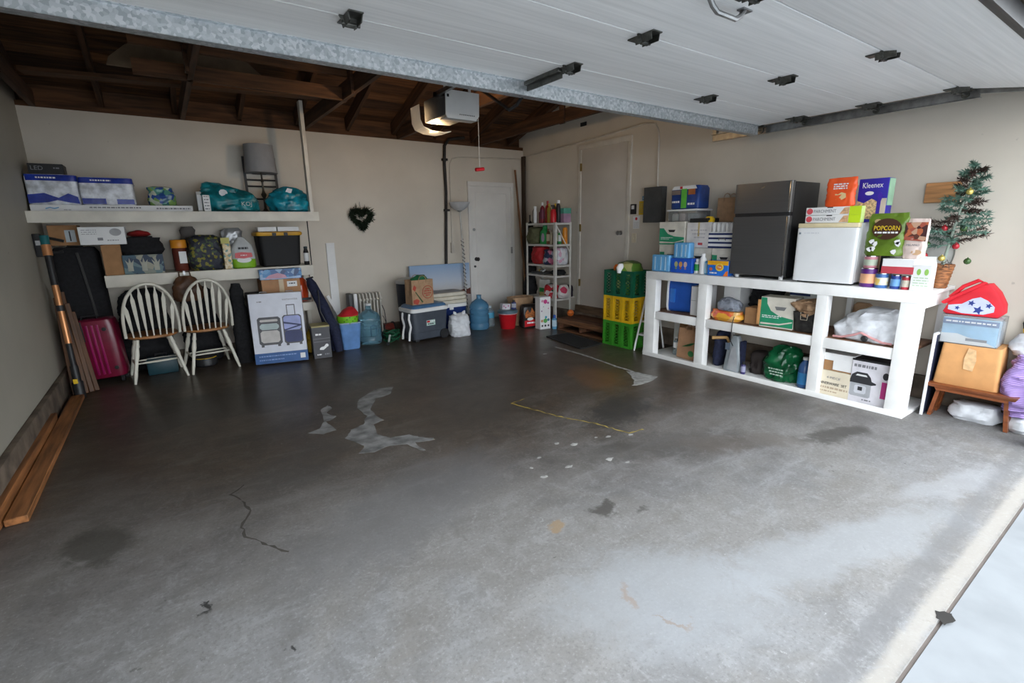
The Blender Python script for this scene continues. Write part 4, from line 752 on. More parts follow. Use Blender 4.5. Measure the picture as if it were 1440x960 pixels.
G().tube(pts, .011, 7).done('coiled_hose', HG, hs); G().cyl((-.11, -.15, .016), (-.05, -.06, .10), .013, 10).done('spray_nozzle', mat('nozzle_grey', (.45, .47, .45), .4), hs); G().cyl((-.125, -.175, .018), (-.107, -.146, .022), .018, 10).done('nozzle_head', BLACK, hs)
# wheeled cooler
co = thing('wheeled_cooler', 'dark grey wheeled cooler with a blue lid and white handle', 'cooler', (2.65, 5.80, 0), 7)
COG = mat('cooler_charcoal', (.055, .065, .085), .45); COB = mat('cooler_lid_blue', (.07, .16, .30), .35)
G().loft([(.025, .225, .135), (.035, .235, .145), (.12, .245, .152), (.125, .25, .158), (.375, .27, .172), (.385, .27, .172)], 36, 8).done('cooler_body', COG, co)
G().loft([(.383, .278, .180), (.395, .285, .186), (.425, .285, .186), (.432, .275, .178)], 36, 8).done('lid_rim', PAPERW, co); G().loft([(.430, .265, .170), (.455, .255, .160), (.47, .235, .14)], 36, 8).done('lid', COB, co)
for x in (.20,): 
    G().cyl((x, -.165, .065), (x, -.12, .065), .065, 22).done('wheel', BLACK, co); G().cyl((x, .12, .065), (x, .165, .065), .065, 22).done('wheel', BLACK, co)
box('skid_foot', -.22, -.16, -.13, .13, 0, .03, BLACK, co, .005)
pat('label', -.07, .06, .20, .27, -.1655, mat('mint_label', (.45, .60, .55), .5), co); pat('red_print', -.065, -.02, .24, .262, -.1675, REDP, co); dashes(co, -.015, .055, .252, -.167, WINK, .014); dashes(co, -.05, .04, .22, -.167, INK, .014, 5)
for y in (-.10, .06): G().tube([(-.275, y, .37), (-.285, y, .30), (-.262, y, .20), (-.285, y, .12), (-.295, y, .03)], .014, 8).done('pull_handle', PAPERW, co)
dr = thing('drum_bin', 'tall dark drum with a grey lid behind the paper bag', 'bin', (2.655, 6.195, 0)); G().lathe([(.15, 0), (.165, .01), (.188, .70), (.188, .71)], 30).done('drum_body', mat('drum_navy', (.018, .022, .035), .5), dr); G().lathe([(.195, .70), (.198, .71), (.19, .74), (.12, .765), (.002, .77)], 30).done('lid', mat('lid_grey', (.42, .42, .42), .4), dr)
gp = paperbag('grocery_bag', 'kraft paper bag with red round print standing on the wheeled cooler', (2.60, 5.79, .47), .31, .17, .31, KRAFT, 6)
RINK = mat('red_brown_ink', (.42, .06, .035), .6)
g = G(); g.tube([(.07+.075*math.cos(i*PI/12), -.0875, .15+.08*math.sin(i*PI/12)) for i in range(24)], .004, 5, close=True).done('ring_print', RINK, gp)
for z, a, c in ((.19, .04, .10), (.165, .015, .125), (.135, .02, .12), (.11, .045, .1)): dashes(gp, a, c, z, -.0865, RINK, .015, int(z*1000))
shape('leaf_print', [(-.145, .20), (-.11, .17), (-.09, .22), (-.12, .25)], -.0865, RINK, gp); shape('leaf_print', [(-.14, .02), (-.08, .0), (-.05, .05), (-.09, .075), (-.14, .06)], -.0865, RINK, gp); shape('branch_print', [(-.11, .16), (-.10, .165), (0, .03), (-.015, .02)], -.0865, mat('dark_green_ink', (.04, .09, .03), .6), gp)
tag(G().loft([(.0, .06, .04), (.10, .12, .06), (.17, .10, .05), (.215, .03, .02, .02, 0)], 24, 2.2, .02, 5, 12).done('green_wrap', mat('green_cloth', (.01, .14, .05), .6), None, (2.61, 5.79, .615)), 'dark green wrapping sticking out of the red printed paper bag', 'wrapping')
c2 = thing('blue_cooler', 'dark blue cooler box with a white lid under the folded cushions', 'cooler', (3.165, 6.19, 0)); G().loft([(0, .24, .15), (.01, .25, .16), (.33, .265, .175)], 32, 8).done('cooler_body', mat('deep_blue', (.008, .03, .16), .4), c2); G().loft([(.33, .275, .185), (.375, .275, .185), (.382, .265, .175)], 32, 8).done('lid', PAPERW, c2); box('latch', -.03, .03, -.195, -.18, .30, .36, PAPERW, c2, .004)
CUSH = mat('cream_cushion', (.66, .62, .52), .8, var=.06, scale=20, bump=.1)
for i, (dz, rz, lab) in enumerate(((.383, 4, 'cream foam pad lying lowest on the blue cooler'), (.436, 2, 'cream foam pad in the middle of the pile on the cooler'), (.489, 0, 'cream foam pad with grey upper side on top of the pile'))):
    t = thing('foam_pad', lab, 'foam pad', (3.165-.01*i, 6.18, dz), rz, 'foam pads on the cooler'); G().loft([(0, .25, .17), (.008, .275, .185), (.045, .275, .185), (.052, .255, .17)], 36, 7, .004, i, 9).done('pad', CUSH, t)
    G().loft([(.0515, .235, .155), (.0535, .23, .15)], 36, 7).done('cover_sheet', mat('pad_grey', (.40, .40, .40), .8) if i == 2 else CUSH, t)
t = softbag('plastic_bag', 'crumpled white plastic bag in front of the blue cooler', 'plastic bag', (3.09, 5.66, 0), .27, .2, .30, PBAG, 31, .022, top=.44, p=3)
for sx_ in (-1, 1): G().tube([(sx_*.05, 0, .27), (sx_*.07, -.01, .315), (sx_*.085, -.01, .335)], [.035, .022, .006], 8).done('tied_ear', PBAG, t)
bottle('water_bottle', 'clear water bottle with a light blue label beside the capless jug', (3.765, 5.95, 0), .062, .30, mat('bottle_pet', (.70, .82, .88), .1, trans=.8, ior=1.2, var=.03), mat('cap_clear', (.6, .7, .75), .4), mat('sky_label', (.10, .45, .70), .4), .35, .09, labz=(.42, .68))
# canvas print
cv = thing('canvas_print', 'large canvas print of pale blue sky over a reddish shore', 'canvas', (3.24, 6.415, .13), 0, None, (-2.5, 0))
def sky_mat():
    m, t, b = newmat('canvas_sky_print'); tc = nn(t, 'ShaderNodeTexCoord'); sp = nn(t, 'ShaderNodeSeparateXYZ'); rp = nn(t, 'ShaderNodeValToRGB'); e = rp.color_ramp.elements
    n = nn(t, 'ShaderNodeTexNoise'); n.inputs['Scale'].default_value = 9; ad = nn(t, 'ShaderNodeMath', operation='MULTIPLY_ADD'); ad.inputs[1].default_value = .05
    t.links.new(tc.outputs['Object'], sp.inputs[0]); t.links.new(tc.outputs['Object'], n.inputs[0]); t.links.new(n.outputs[0], ad.inputs[0]); t.links.new(sp.outputs[2], ad.inputs[2]); t.links.new(ad.outputs[0], rp.inputs[0]); t.links.new(rp.outputs[0], b.inputs['Base Color'])
    e[0].position = .30; e[0].color = (.45, .40, .36, 1); e[1].position = .80; e[1].color = (.26, .40, .62, 1)
    for p, c in ((.36, (.50, .46, .44, 1)), (.42, (.55, .54, .55, 1)), (.55, (.50, .56, .66, 1))): q = e.new(p); q.color = c
    b.inputs['Roughness'].default_value = .6; return m
G().box(-.48, .48, -.018, .018, 0, .77, .002, 1).done('canvas', sky_mat(), cv); SHR = mat('shore_red', (.12, .035, .025), .7, var=.4, scale=30)
shape('shore_print', [(-.02, .335), (.05, .35), (.12, .345), (.2, .365), (.28, .37), (.36, .385), (.42, .38), (.478, .40), (.478, .30), (.36, .32), (.28, .345), (.1, .34)], -.018, SHR, cv)
# torchiere floor lamp
fl = thing('floor_lamp', 'tall torchiere floor lamp with a white bowl and wrapped black cord', 'lamp', (3.60, 6.34, 0)); GLW = mat('opal_bowl', (.50, .51, .53), .35)
G().lathe([(.115, 0), (.12, .006), (.11, .018), (.03, .03)], 26).done('base', STEEL, fl); G().tube([(0, 0, .02), (-.015, 0, .8), (-.055, 0, 1.66)], .011, 10).done('pole', mat('lamp_pole', (.45, .43, .40), .4, .5), fl)
G().lathe([(.012, 0), (.035, .012), (.045, .035), (.02, .036)], 20).done('socket_cup', STEEL, fl, (-.055, 0, 1.63)); G().lathe([(.04, .0), (.08, .02), (.125, .06), (.15, .115), (.146, .116), (.12, .064), (.075, .026), (.03, .01)], 32, cap=(False, True)).done('glass_bowl', GLW, fl, (-.055, 0, 1.65))
rd = random.Random(3); pts = []
for i in range(90):
    z = 1.25-i*.0115; k = -.015-.04*max(0, (z-.8)/.86) if z > .8 else -.015*z/.8
    pts.append((k+(.02+.012*rd.random()*math.sin(i*.35))*math.cos(i*1.3), (.018)*math.sin(i*1.3)-.005, z))
G().tube(pts, .0045, 5).done('wrapped_cord', BLACK, fl)
# heart wreath
wrh = thing('heart_wreath', 'dark green heart shaped wreath hanging on the back wall', 'wreath', (2.165, YB-.03, 1.56)); g = G(); rd = random.Random(12); NEED = mat('dark_needles', (.018, .035, .018), .7, var=.5, scale=30)
def heart(u): return 0.0074*16*math.sin(u)**3, .0074*(13*math.cos(u)-5*math.cos(2*u)-2*math.cos(3*u)-math.cos(4*u))
for i in range(1500):
    u = 2*PI*rd.random(); x, z = heart(u); dx, dz = rd.gauss(0, 1), rd.gauss(0, 1); 
    out = Vector((x, -.3, z)).normalized()*.5; d = (Vector((dx, rd.uniform(-1, .1), dz))*.5+out).normalized(); s = Vector((x+rd.gauss(0, .012), rd.uniform(-.025, .02), z+rd.gauss(0, .012))); ln = rd.uniform(.035, .085); sd = d.orthogonal().normalized()*.008
    a = [g.b.verts.new(q) for q in (s, s+d*ln*.4+sd, s+d*ln, s+d*ln*.4-sd)]; g.b.faces.new(a)
g.done('needles', NEED, wrh, smooth=False)['kind'] = 'stuff'; G().tube([(heart(2*PI*i/40)[0], 0, heart(2*PI*i/40)[1]) for i in range(40)], .030, 8, close=True).done('heart_ring', NEED, wrh); G().tube([(0, .0, .05), (0, .015, .20)], .003, 5).done('hanging_ribbon', mat('ribbon', (.3, .3, .3), .7), wrh)
# ---------------------------------------------------------------- white rack in the corner
RKM = mat('rack_white', (.62, .60, .56), .4); rx0, rx1, ry0, ry1 = 4.38, 4.68, 5.22, 5.88
ra = thing('utility_rack', 'white metal utility rack with five shelves by the side door', 'rack', (0, 0, 0))
for x, y in ((rx0, ry0), (rx1, ry0), (rx0, ry1), (rx1, ry1)):
    sx_, sy = (1 if x == rx0 else -1), (1 if y == ry0 else -1)
    G().box(min(x, x+.035*sx_), max(x, x+.035*sx_), min(y, y+.003*sy), max(y, y+.003*sy), 0, 1.46).box(min(x, x+.003*sx_), max(x, x+.003*sx_), min(y, y+.035*sy), max(y, y+.035*sy), 0, 1.46).done('post', RKM, ra)
RZ = [1.455, 1.165, .88, .735, .41]
for z in RZ: G().box(rx0+.004, rx1-.004, ry0+.004, ry1-.004, z-.03, z-.027).box(rx0+.004, rx0+.007, ry0+.004, ry1-.004, z-.03, z).box(rx1-.007, rx1-.004, ry0+.004, ry1-.004, z-.03, z).box(rx0+.004, rx1-.004, ry0+.004, ry0+.007, z-.03, z).box(rx0+.004, rx1-.004, ry1-.007, ry1-.004, z-.03, z).box(rx0+.004, rx1-.004, ry0+.004, ry1-.004, z-.004, z).done('shelf', RKM, ra)
G().box(-.008, .008, -.002, .002, 0, .44).done('side_brace', RKM, ra, (4.40, ry0-.003, 1.42), (0, R_(146), 0))
# bottles on the rack top (front of each faces -x)
def rb(y, x, lab, r, h, m, cm, lm=None, neck=.4, z=1.455): return bottle('cleaner_bottle', lab, (x, y, z), r, h, m, cm, lm, neck, .14, -90, 'bottles on the rack')
rb(5.79, 4.47, 'grey spray can at the end of the rack top', .03, .24, mat('can_grey', (.15, .15, .15), .4), PAPERW)
rb(5.72, 4.43, 'slim white spray bottle on the rack top', .026, .235, PAPERW, PAPERW, None, .7)
rb(5.64, 4.47, 'dark red bottle with a gold cap on the rack top', .032, .20, mat('dark_red', (.16, .012, .015), .4), mat('gold_cap', (.5, .33, .06), .4))
rb(5.57, 4.44, 'dark red spray bottle with a white trigger cap', .033, .28, mat('wine_red', (.20, .015, .025), .4), PAPERW, mat('maroon_label', (.13, .02, .05), .5))
rb(5.50, 4.48, 'tall plain red bottle on the rack top', .037, .30, mat('bottle_red', (.33, .008, .012), .4), mat('red_cap', (.3, .01, .01), .4))
rb(5.43, 4.45, 'olive yellow bottle on the rack top', .030, .26, mat('olive_yellow', (.33, .24, .02), .4), mat('olive_cap', (.45, .33, .03), .4))
rb(5.385, 4.52, 'yellow capped bottle behind the red fire extinguisher', .026, .26, mat('tan_bottle', (.30, .22, .05), .4), YELP)
t = thing('fire_extinguisher', 'small bright red fire extinguisher on the rack top', 'fire extinguisher', (4.44, 5.33, 1.455)); G().lathe([(.036, 0), (.042, .006), (.042, .14), (.03, .175), (.014, .185)], 20).done('cylinder', REDP, t); G().cyl((0, 0, .18), (0, 0, .225), .016).done('valve', BLACK, t); G().box(-.035, .02, -.008, .008, .215, .235, .003).done('lever', BLACK, t)
rb(5.30, 4.505, 'black bottle with a round white cap on the rack top', .03, .30, BLACK, PAPERW, None, .6)
t = carton('tissue_box', 'pink and mint tissue box at the rack corner', 'box', (4.60, 5.275, 1.455), .13, .11, .19, mat('pink_tissue', (.42, .25, .36), .6), 0); box('mint_top', -.066, .066, -.056, .056, .12, .191, mat('mint', (.10, .36, .27), .6), t)
# second level
t = softbag('camp_blanket', 'rolled olive green blanket on the upper rack shelf', 'blanket', (4.50, 5.77, 1.165), .30, .24, .235, mat('olive_cloth', (.085, .085, .04), .85, var=.2, scale=30, bump=.2), 41, .012, top=.46, p=3, rz=0)
t = thing('laundry_bottle', 'green detergent jug on the upper rack shelf', 'bottle', (4.48, 5.56, 1.165), -90); G().loft([(0, .07, .05), (.01, .075, .055), (.17, .07, .05), (.21, .03, .03), (.235, .028, .028)], 24, 4).done('jug_body', GREENP, t); G().lathe([(.033, .235), (.033, .262), (.03, .265)], 16).done('cap', mat('green_cap', (.01, .2, .06), .4), t); shape('label', ell(.02, .09, .035, .06), -.056, mat('mauve_label', (.4, .3, .42), .5), t)
rb(5.44, 4.44, 'small brown bottle with a beige label on the rack', .025, .21, mat('brown_bottle', (.12, .05, .02), .3), mat('brown_cap', (.15, .07, .04), .5), mat('beige_label', (.45, .38, .26), .5), z=1.165)
rb(5.37, 4.44, 'beige bottle next to the rack post', .022, .19, mat('beige_bottle', (.40, .34, .24), .4), mat('beige_cap', (.3, .25, .18), .5), z=1.165)
rb(5.28, 4.45, 'dark green bottle with a silver cap on the rack', .024, .22, mat('dark_green_bottle', (.02, .07, .02), .3), CHROME, mat('cream_label', (.5, .5, .3), .5), z=1.165)
rb(5.30, 4.53, 'small green bottle with white label on the rack', .024, .19, GREENP, PAPERW, PAPERW, z=1.165)
t = thing('propane_can', 'bright orange tall can on the rack', 'can', (4.61, 5.28, 1.165)); G().lathe([(.033, 0), (.036, .005), (.036, .19), (.028, .22), (.012, .228)], 20).done('can_body', mat('can_orange', (.75, .27, .02), .35), t); G().lathe([(.0365, .05), (.0365, .055)], 20, cap=(False, False)).done('seam', ORANGE, t)
# third level
softbag('red_tote', 'red cloth bag on the middle rack shelf', 'bag', (4.52, 5.70, .88), .25, .27, .25, mat('red_tote_cloth', (.36, .012, .015), .7), 42, .016, top=.47)
softbag('navy_bundle', 'navy and pink bundle beside the red cloth bag', 'bundle', (4.52, 5.47, .88), .24, .16, .21, voro('navy_pink', [(.01, .015, .06), (.01, .02, .07), (.45, .12, .2), (.3, .3, .34), (.02, .02, .05)], 16, .6), 43, .016, top=.44)
softbag('grocery_sack', 'white plastic sack with pink print on the rack corner', 'plastic bag', (4.57, 5.31, .88), .20, .13, .24, voro('white_pink_print', [(.6, .6, .63), (.66, .66, .7), (.58, .58, .62), (.55, .3, .4), (.66, .66, .68), (.5, .52, .58)], 20, .4), 44, .012, top=.44)
t = thing('tool_tray', 'low tray of small white tools on the fourth rack shelf', 'tray', (4.53, 5.66, .735)); G().box(-.12, .12, -.14, .14, 0, .03, .004).done('tray', mat('dark_tray', (.05, .05, .05), .5), t)
for i in range(5): G().cyl((-.09+.02*i, -.10+i*.045, .042), (-.02+.02*i, -.06+i*.04, .055), .012).done('tool', (PAPERW, BLACK, WHITE, GREYINK, YELP)[i], t)
softbag('black_pouch', 'flat black pouch on the fourth rack shelf', 'pouch', (4.56, 5.36, .735), .2, .2, .07, DARKC, 45, .008, top=.42)
# bottom level
t = carton('dog_food_bag', 'green and white food bag on the bottom rack shelf', 'bag', (4.52, 5.62, .41), .13, .09, .24, mat('food_white', (.55, .55, .52), .5), -90); pat('green_band', -.066, .066, .06, .12, -.045, GREENP, t); pat('tan_print', -.066, .066, 0, .06, -.045, mat('tan_print', (.45, .38, .15), .5), t)
softbag('santa_bag', 'red and white christmas bundle on the bottom rack shelf', 'bundle', (4.50, 5.42, .41), .22, .2, .19, voro('santa_print', [(.5, .015, .03), (.45, .012, .02), (.6, .55, .55), (.4, .01, .02), (.02, .08, .03)], 14, .6), 46, .02, top=.4)
softbag('santa_bag', 'white bag with a red ribbon bow by the rack post', 'bag', (4.585, 5.27, .41), .17, .1, .19, voro('ribbon_print', [(.62, .58, .58), (.6, .56, .55), (.5, .03, .09), (.65, .6, .6)], 13, .6), 47, .014, top=.4)
softbag('dark_ball_bag', 'dark purple round bundle hanging out of the rack by the side door', 'bundle', (4.74, 5.33, .41), .10, .14, .17, mat('dark_purple', (.02, .012, .025), .7), 48, .01, top=.4)
box('shelf_lip', rx1, 4.80, ry0+.05, ry0+.18, .395, .41, RKM, ra)
# in front of the rack
bk = thing('red_bucket', 'red bucket with a blue grey lid in front of the rack', 'bucket', (3.875, 5.66, 0)); G().lathe([(.10, 0), (.105, .006), (.135, .225), (.14, .23)], 28).done('bucket_body', REDP, bk); G().lathe([(.143, .225), (.147, .235), (.147, .255), (.13, .27), (.12, .268), (.002, .268)], 28).done('lid', mat('slate_lid', (.10, .16, .20), .4), bk); G().lathe([(.137, .215), (.14, .222)], 28, cap=(False, False)).done('rim', PAPERW, bk)
t = carton('wipes_pack', 'white and pink wipes pack on the red bucket lid', 'wipes', (3.845, 5.68, .27), .13, .07, .085, mat('wipes_white', (.62, .60, .64), .5), -6, tilt=(0, 6)); [shape('pink_flower', ell(x, z, .012, .012, 8), -.035, mat('pink_flower', (.5, .15, .3), .5), t) for x, z in ((-.04, .05), (-.01, .03), (.03, .055))]
bottle('mouthwash_bottle', 'small dark blue bottle with a white label on the red bucket lid', (3.955, 5.62, .27), .036, .13, mat('navy_bottle', (.02, .03, .16), .3), BLACK, mat('pale_label2', (.4, .42, .5), .5), .4, .2)
kb = thing('shopping_bag', 'open brown paper sack standing behind the firewood bag', 'paper bag', (4.20, 5.80, 0)); G().loft([(0, .15, .09), (.02, .16, .10), (.30, .17, .11), (.41, .175, .115), (.41, .168, .108), (.06, .15, .09)], 24, 7, .006, 4).done('bag_body', KRAFT, kb); G().loft([(.37, .1765, .1165), (.41, .1785, .1185)], 24, 7, .006, 4, cap=(False, False)).done('folded_rim', KRAFT, kb)
lgb = thing('firewood_bag', 'black and red bag of fire logs with a white banner', 'bag', (4.168, 5.545, 0), -8); G().loft([(0, .12, .07), (.015, .135, .085), (.20, .135, .085), (.30, .125, .07), (.33, .11, .03)], 30, 5, .008, 4).done('bag_body', mat('black_poly', (.02, .015, .014), .35), lgb); shape('flame_print', [(-.10, .15), (.10, .15), (.11, .20), (.07, .28), (.04, .22), (0, .29), (-.03, .21), (-.07, .27), (-.115, .2)], -.091, mat('flame', (.38, .12, .03), .5, var=.5, scale=30), lgb); shape('red_banner', [(-.12, .02), (.12, .03), (.12, .10), (.0, .125), (-.12, .11)], -.093, REDP, lgb); dashes(lgb, -.08, .07, .075, -.0945, WINK, .022, 8); shape('white_badge', ell(-.03, .13, .05, .022), -.0945, PAPERW, lgb)
wv = carton('wrapping_roll_box', 'tall white box printed with flowers and small figures', 'box', (4.245, 5.32, 0), .175, .13, .455, PAPERW, -6)
rd = random.Random(5)
for (x, z, r, c) in ((0, .39, .034, (.55, .05, .22)), (-.05, .40, .02, (.6, .3, .4)), (.045, .37, .018, (.4, .1, .3)), (0, .12, .036, (.12, .42, .10)), (.05, .13, .022, (.05, .2, .3)), (-.055, .12, .022, (.6, .3, .15)), (.01, .17, .02, (.05, .35, .5)), (-.05, .05, .016, (.03, .03, .04)), (0, .05, .018, (.03, .03, .04)), (.05, .05, .016, (.04, .03, .05)), (-.06, .26, .012, (.3, .2, .3)), (.05, .29, .01, (.5, .2, .3)), (-.03, .32, .008, (.2, .4, .3))):
    shape('figure_print', [(x+r*(1+.3*(i % 2))*math.cos(i*PI/6)*.8, z+r*(1+.3*(i % 2))*math.sin(i*PI/6)*.8) for i in range(12)], -.065, mat('print_%d_%d' % (int(x*1e3), int(z*1e3)), c, .5), wv)
bottle('blue_spray_bottle', 'blue and clear spray bottle beside the wooden step', (4.345, 5.185, 0), .035, .20, mat('blue_clear', (.10, .30, .50), .2), BLUEP, mat('pale_blue_label', (.45, .6, .7), .4), .45, .2)
t = thing('orange_ball', 'orange toy ball on the wooden step corner', 'ball', (4.55, 5.08, .168)); G().lathe([(.002, 0), (.03, .012), (.05, .04), (.05, .06), (.03, .088), (.002, .10)], 20).done('ball', ORANGE, t); G().lathe([(.0508, .047), (.0508, .053)], 20, cap=(False, False)).done('seam', mat('dark_orange', (.4, .08, .02), .5), t)
# wooden step, mat, crates
STW = [woodmat('step_wood_%d' % i, c, .6, axis=1) for i, c in enumerate([(.15, .065, .03), (.12, .052, .026), (.18, .08, .035)])]
st = thing('wooden_step', 'dark brown wooden pallet step below the side door', 'step', (0, 0, 0))
for i in range(4): box('top_board', 4.37+i*.102, 4.37+i*.102+.097, 4.24, 5.14, .14, .166, STW[i % 3], st, .002)
for y in (4.24, 4.67, 5.10): box('bearer', 4.37, 4.77, y, y+.04, .022, .14, STW[1], st, .002)
box('front_board', 4.352, 4.37, 4.24, 5.14, .10, .165, STW[2], st, .002); box('bottom_board', 4.352, 4.45, 4.24, 5.14, 0, .022, STW[0], st, .002); box('bottom_board', 4.66, 4.77, 4.24, 5.14, 0, .022, STW[0], st, .002)
dm = thing('door_mat', 'black rubber door mat on the concrete before the wooden step', 'mat', (0, 0, 0))
g = G(); q = [(3.92, 4.84), (4.27, 4.80), (4.19, 4.11), (3.82, 4.08)]; A = [g.b.verts.new((x, y, .001)) for x, y in q]; B = [g.b.verts.new((x, y, .011)) for x, y in q]; g.b.faces.new(B); g.b.faces.new(A[::-1]); [g.b.faces.new((A[i], A[(i+1) % 4], B[(i+1) % 4], B[i])) for i in range(4)]; g.done('mat_body', mat('rubber_mat', (.012, .012, .013), .9, var=.4, scale=60, bump=.5), dm)
g = G(); [g.cyl((q[i][0], q[i][1], .011), (q[(i+1) % 4][0], q[(i+1) % 4][1], .011), .006, 6) for i in range(4)]; g.done('raised_edge', BLACK, dm)
def crate(z, m, label):
    W, D, H = .44, .31, .298
    t = thing('milk_crate', label, 'crate', (4.41, 3.935, z), -90, 'stacked plastic crates'); e = .006
    box('base', -W/2+.01, W/2-.01, -D/2+.01, D/2-.01, .004, .016, m, t)
    def wall(Ln, name, M_):
        g = G(); 
        def bx(u0, u1, z0, z1, t0=-e, t1=0): g.box(u0, u1, t0, t1, z0, z1)
        bx(-Ln/2, Ln/2, .0, .03, -e, .003); bx(-Ln/2, Ln/2, H-.035, H, -e, .004)
        n = 3 if Ln > .4 else 2; pw = Ln/n
        for i in range(n):
            c = -Ln/2+pw*(i+.5); ow = pw*.46
            bx(c-pw/2, c-ow/2, .03, H-.035); bx(c+ow/2, c+pw/2, .03, H-.035)
            u = c-ow/2
            k = 6
            for j in range(k):
                za = .04+j*(H-.085)/k; zb = za+(H-.085)/k
                for s in (1, -1):
                    x0_, x1_ = (c-ow/2, c+ow/2) if s > 0 else (c+ow/2, c-ow/2); v = Vector((x1_-x0_, 0, (zb-za)*1.0)); nrm = Vector((-v.z, 0, v.x)).normalized()*.003
                    p0, p1 = Vector((x0_, 0, za)), Vector((x1_, 0, zb)); vv = [p0+nrm, p1+nrm, p1-nrm, p0-nrm]; a = [g.b.verts.new((p.x, -e, p.z)) for p in vv]; b_ = [g.b.verts.new((p.x, 0, p.z)) for p in vv]
                    g.b.faces.new(a); g.b.faces.new(b_[::-1]); [g.b.faces.new((a[q_], a[(q_+1) % 4], b_[(q_+1) % 4], b_[q_])) for q_ in range(4)]
            for zz in (.10, .17): bx(c-pw/2, c-ow/2, zz, zz+.004, .0, .003); 
        for u in [-Ln/2+pw*i for i in range(1, n)]+[-Ln/2+.012, Ln/2-.012]: bx(u-.012, u+.012, 0, H, -e, .006)
        g.xf(M_); g.done(name, m, t)
    wall(W, 'side_wall', Matrix.Translation((0, -D/2, 0)) @ Matrix.Rotation(PI, 4, 'Z')); wall(W, 'side_wall', Matrix.Translation((0, D/2, 0)))
    wall(D, 'end_wall', Matrix.Translation((W/2, 0, 0)) @ Matrix.Rotation(-PI/2, 4, 'Z')); wall(D, 'end_wall', Matrix.Translation((-W/2, 0, 0)) @ Matrix.Rotation(PI/2, 4, 'Z'))
crate(0, mat('leaf_green_crate', (.04, .25, .02), .4), 'leaf green plastic crate at the bottom of the crate stack'); crate(.299, mat('yellow_crate', (.70, .42, .01), .4), 'yellow plastic crate in the middle of the crate stack'); crate(.598, mat('dark_green_crate', (.005, .10, .05), .4), 'dark green plastic crate on top of the crate stack')
tb = thing('toy_bag', 'round clear bag of colourful toys in the top green crate', 'bag', (4.42, 3.92, .62)); G().loft([(0, .11, .11), (.1, .14, .14), (.28, .15, .15), (.35, .12, .12), (.39, .05, .05)], 26, 2.4, .014, 9).done('bag_body', voro('toy_mix', [(.12, .25, .02), (.06, .16, .02), (.35, .35, .12), (.10, .22, .03), (.05, .10, .02)], 9, .35), tb); G().loft([(.25, .05, .03), (.31, .06, .04), (.355, .03, .02)], 16, 2).done('white_toy', PAPERW, tb, (-.145, .0, 0)); G().loft([(.26, .04, .03), (.31, .045, .035), (.34, .02, .02)], 16, 2).done('orange_toy', ORANGE, tb, (-.10, .10, 0))
sl = thing('step_ladder', 'white folding step ladder between the crates and the storage shelf', 'step ladder', (0, 0, 0))
for y in (3.535, 3.665): G().tube([(4.262, y, .0), (4.45, y, .66)], .011, 8).done('front_rail', PAPERW, sl); G().tube([(4.62, y, 0), (4.455, y, .65)], .010, 8).done('rear_rail', PAPERW, sl)
for f_ in (.28, .5, .78): x = 4.262+.188*f_; z = .66*f_; box('tread', x, x+.09, 3.535, 3.665, z-.01, z+.01, PAPERW, sl, .003)
# ---------------------------------------------------------------- white built-in storage shelf on the right
sh = thing('storage_shelf', 'white painted wooden storage shelf with open bays along the beige wall', 'storage shelf', (0, 0, 0)); FX = 4.22
INW = mat('shelf_inside_wood', (.20, .10, .055), .7, var=.3, scale=6)
box('top_board', FX, XR-.002, 1.085, 3.49, .895, .921, BENCHW, sh, .003); box('top_fascia', FX-.018, FX, 1.085, 3.49, .84, .922, BENCHW, sh, .003)
for y0, y1 in ((3.355, 3.49), (2.752, 2.845), (1.695, 1.775), (1.105, 1.225)): box('post', FX-.014, FX+.075, y0, y1, 0, .895, BENCHW, sh, .003)
for y0, y1 in ((3.40, 3.49), (2.76, 2.80), (1.72, 1.76), (1.105, 1.145)): box('rear_post', 4.74, 4.78, y0, y1, 0, .895, BENCHW, sh, .003)
box('shelf_board', FX+.02, 4.78, 1.14, 3.45, .475, .498, INW, sh, .002)
for y0, y1 in ((2.845, 3.355), (1.775, 2.752), (1.225, 1.695)): box('shelf_fascia', FX-.006, FX+.02, y0, y1, .418, .5, BENCHW, sh, .003)
box('bottom_board', FX+.02, 4.76, 1.12, 3.47, 0, .018, BENCHW, sh, .002); box('kick_board', FX-.02, FX-.0145, 1.105, 3.49, 0, .045, BENCHW, sh, .002)
box('end_rail', FX+.075, 4.74, 1.105, 1.125, .0, .02, BENCHW, sh, .002); box('end_rail', FX+.075, 4.74, 1.105, 1.135, .80, .895, BENCHW, sh, .002)
TZ = .922
def R(y0, y1): return (y0+y1)/2, abs(y1-y0)
GRN = mat('file_box_green', (.02, .26, .13), .5); FBW = mat('file_box_cream', (.66, .62, .54), .6)
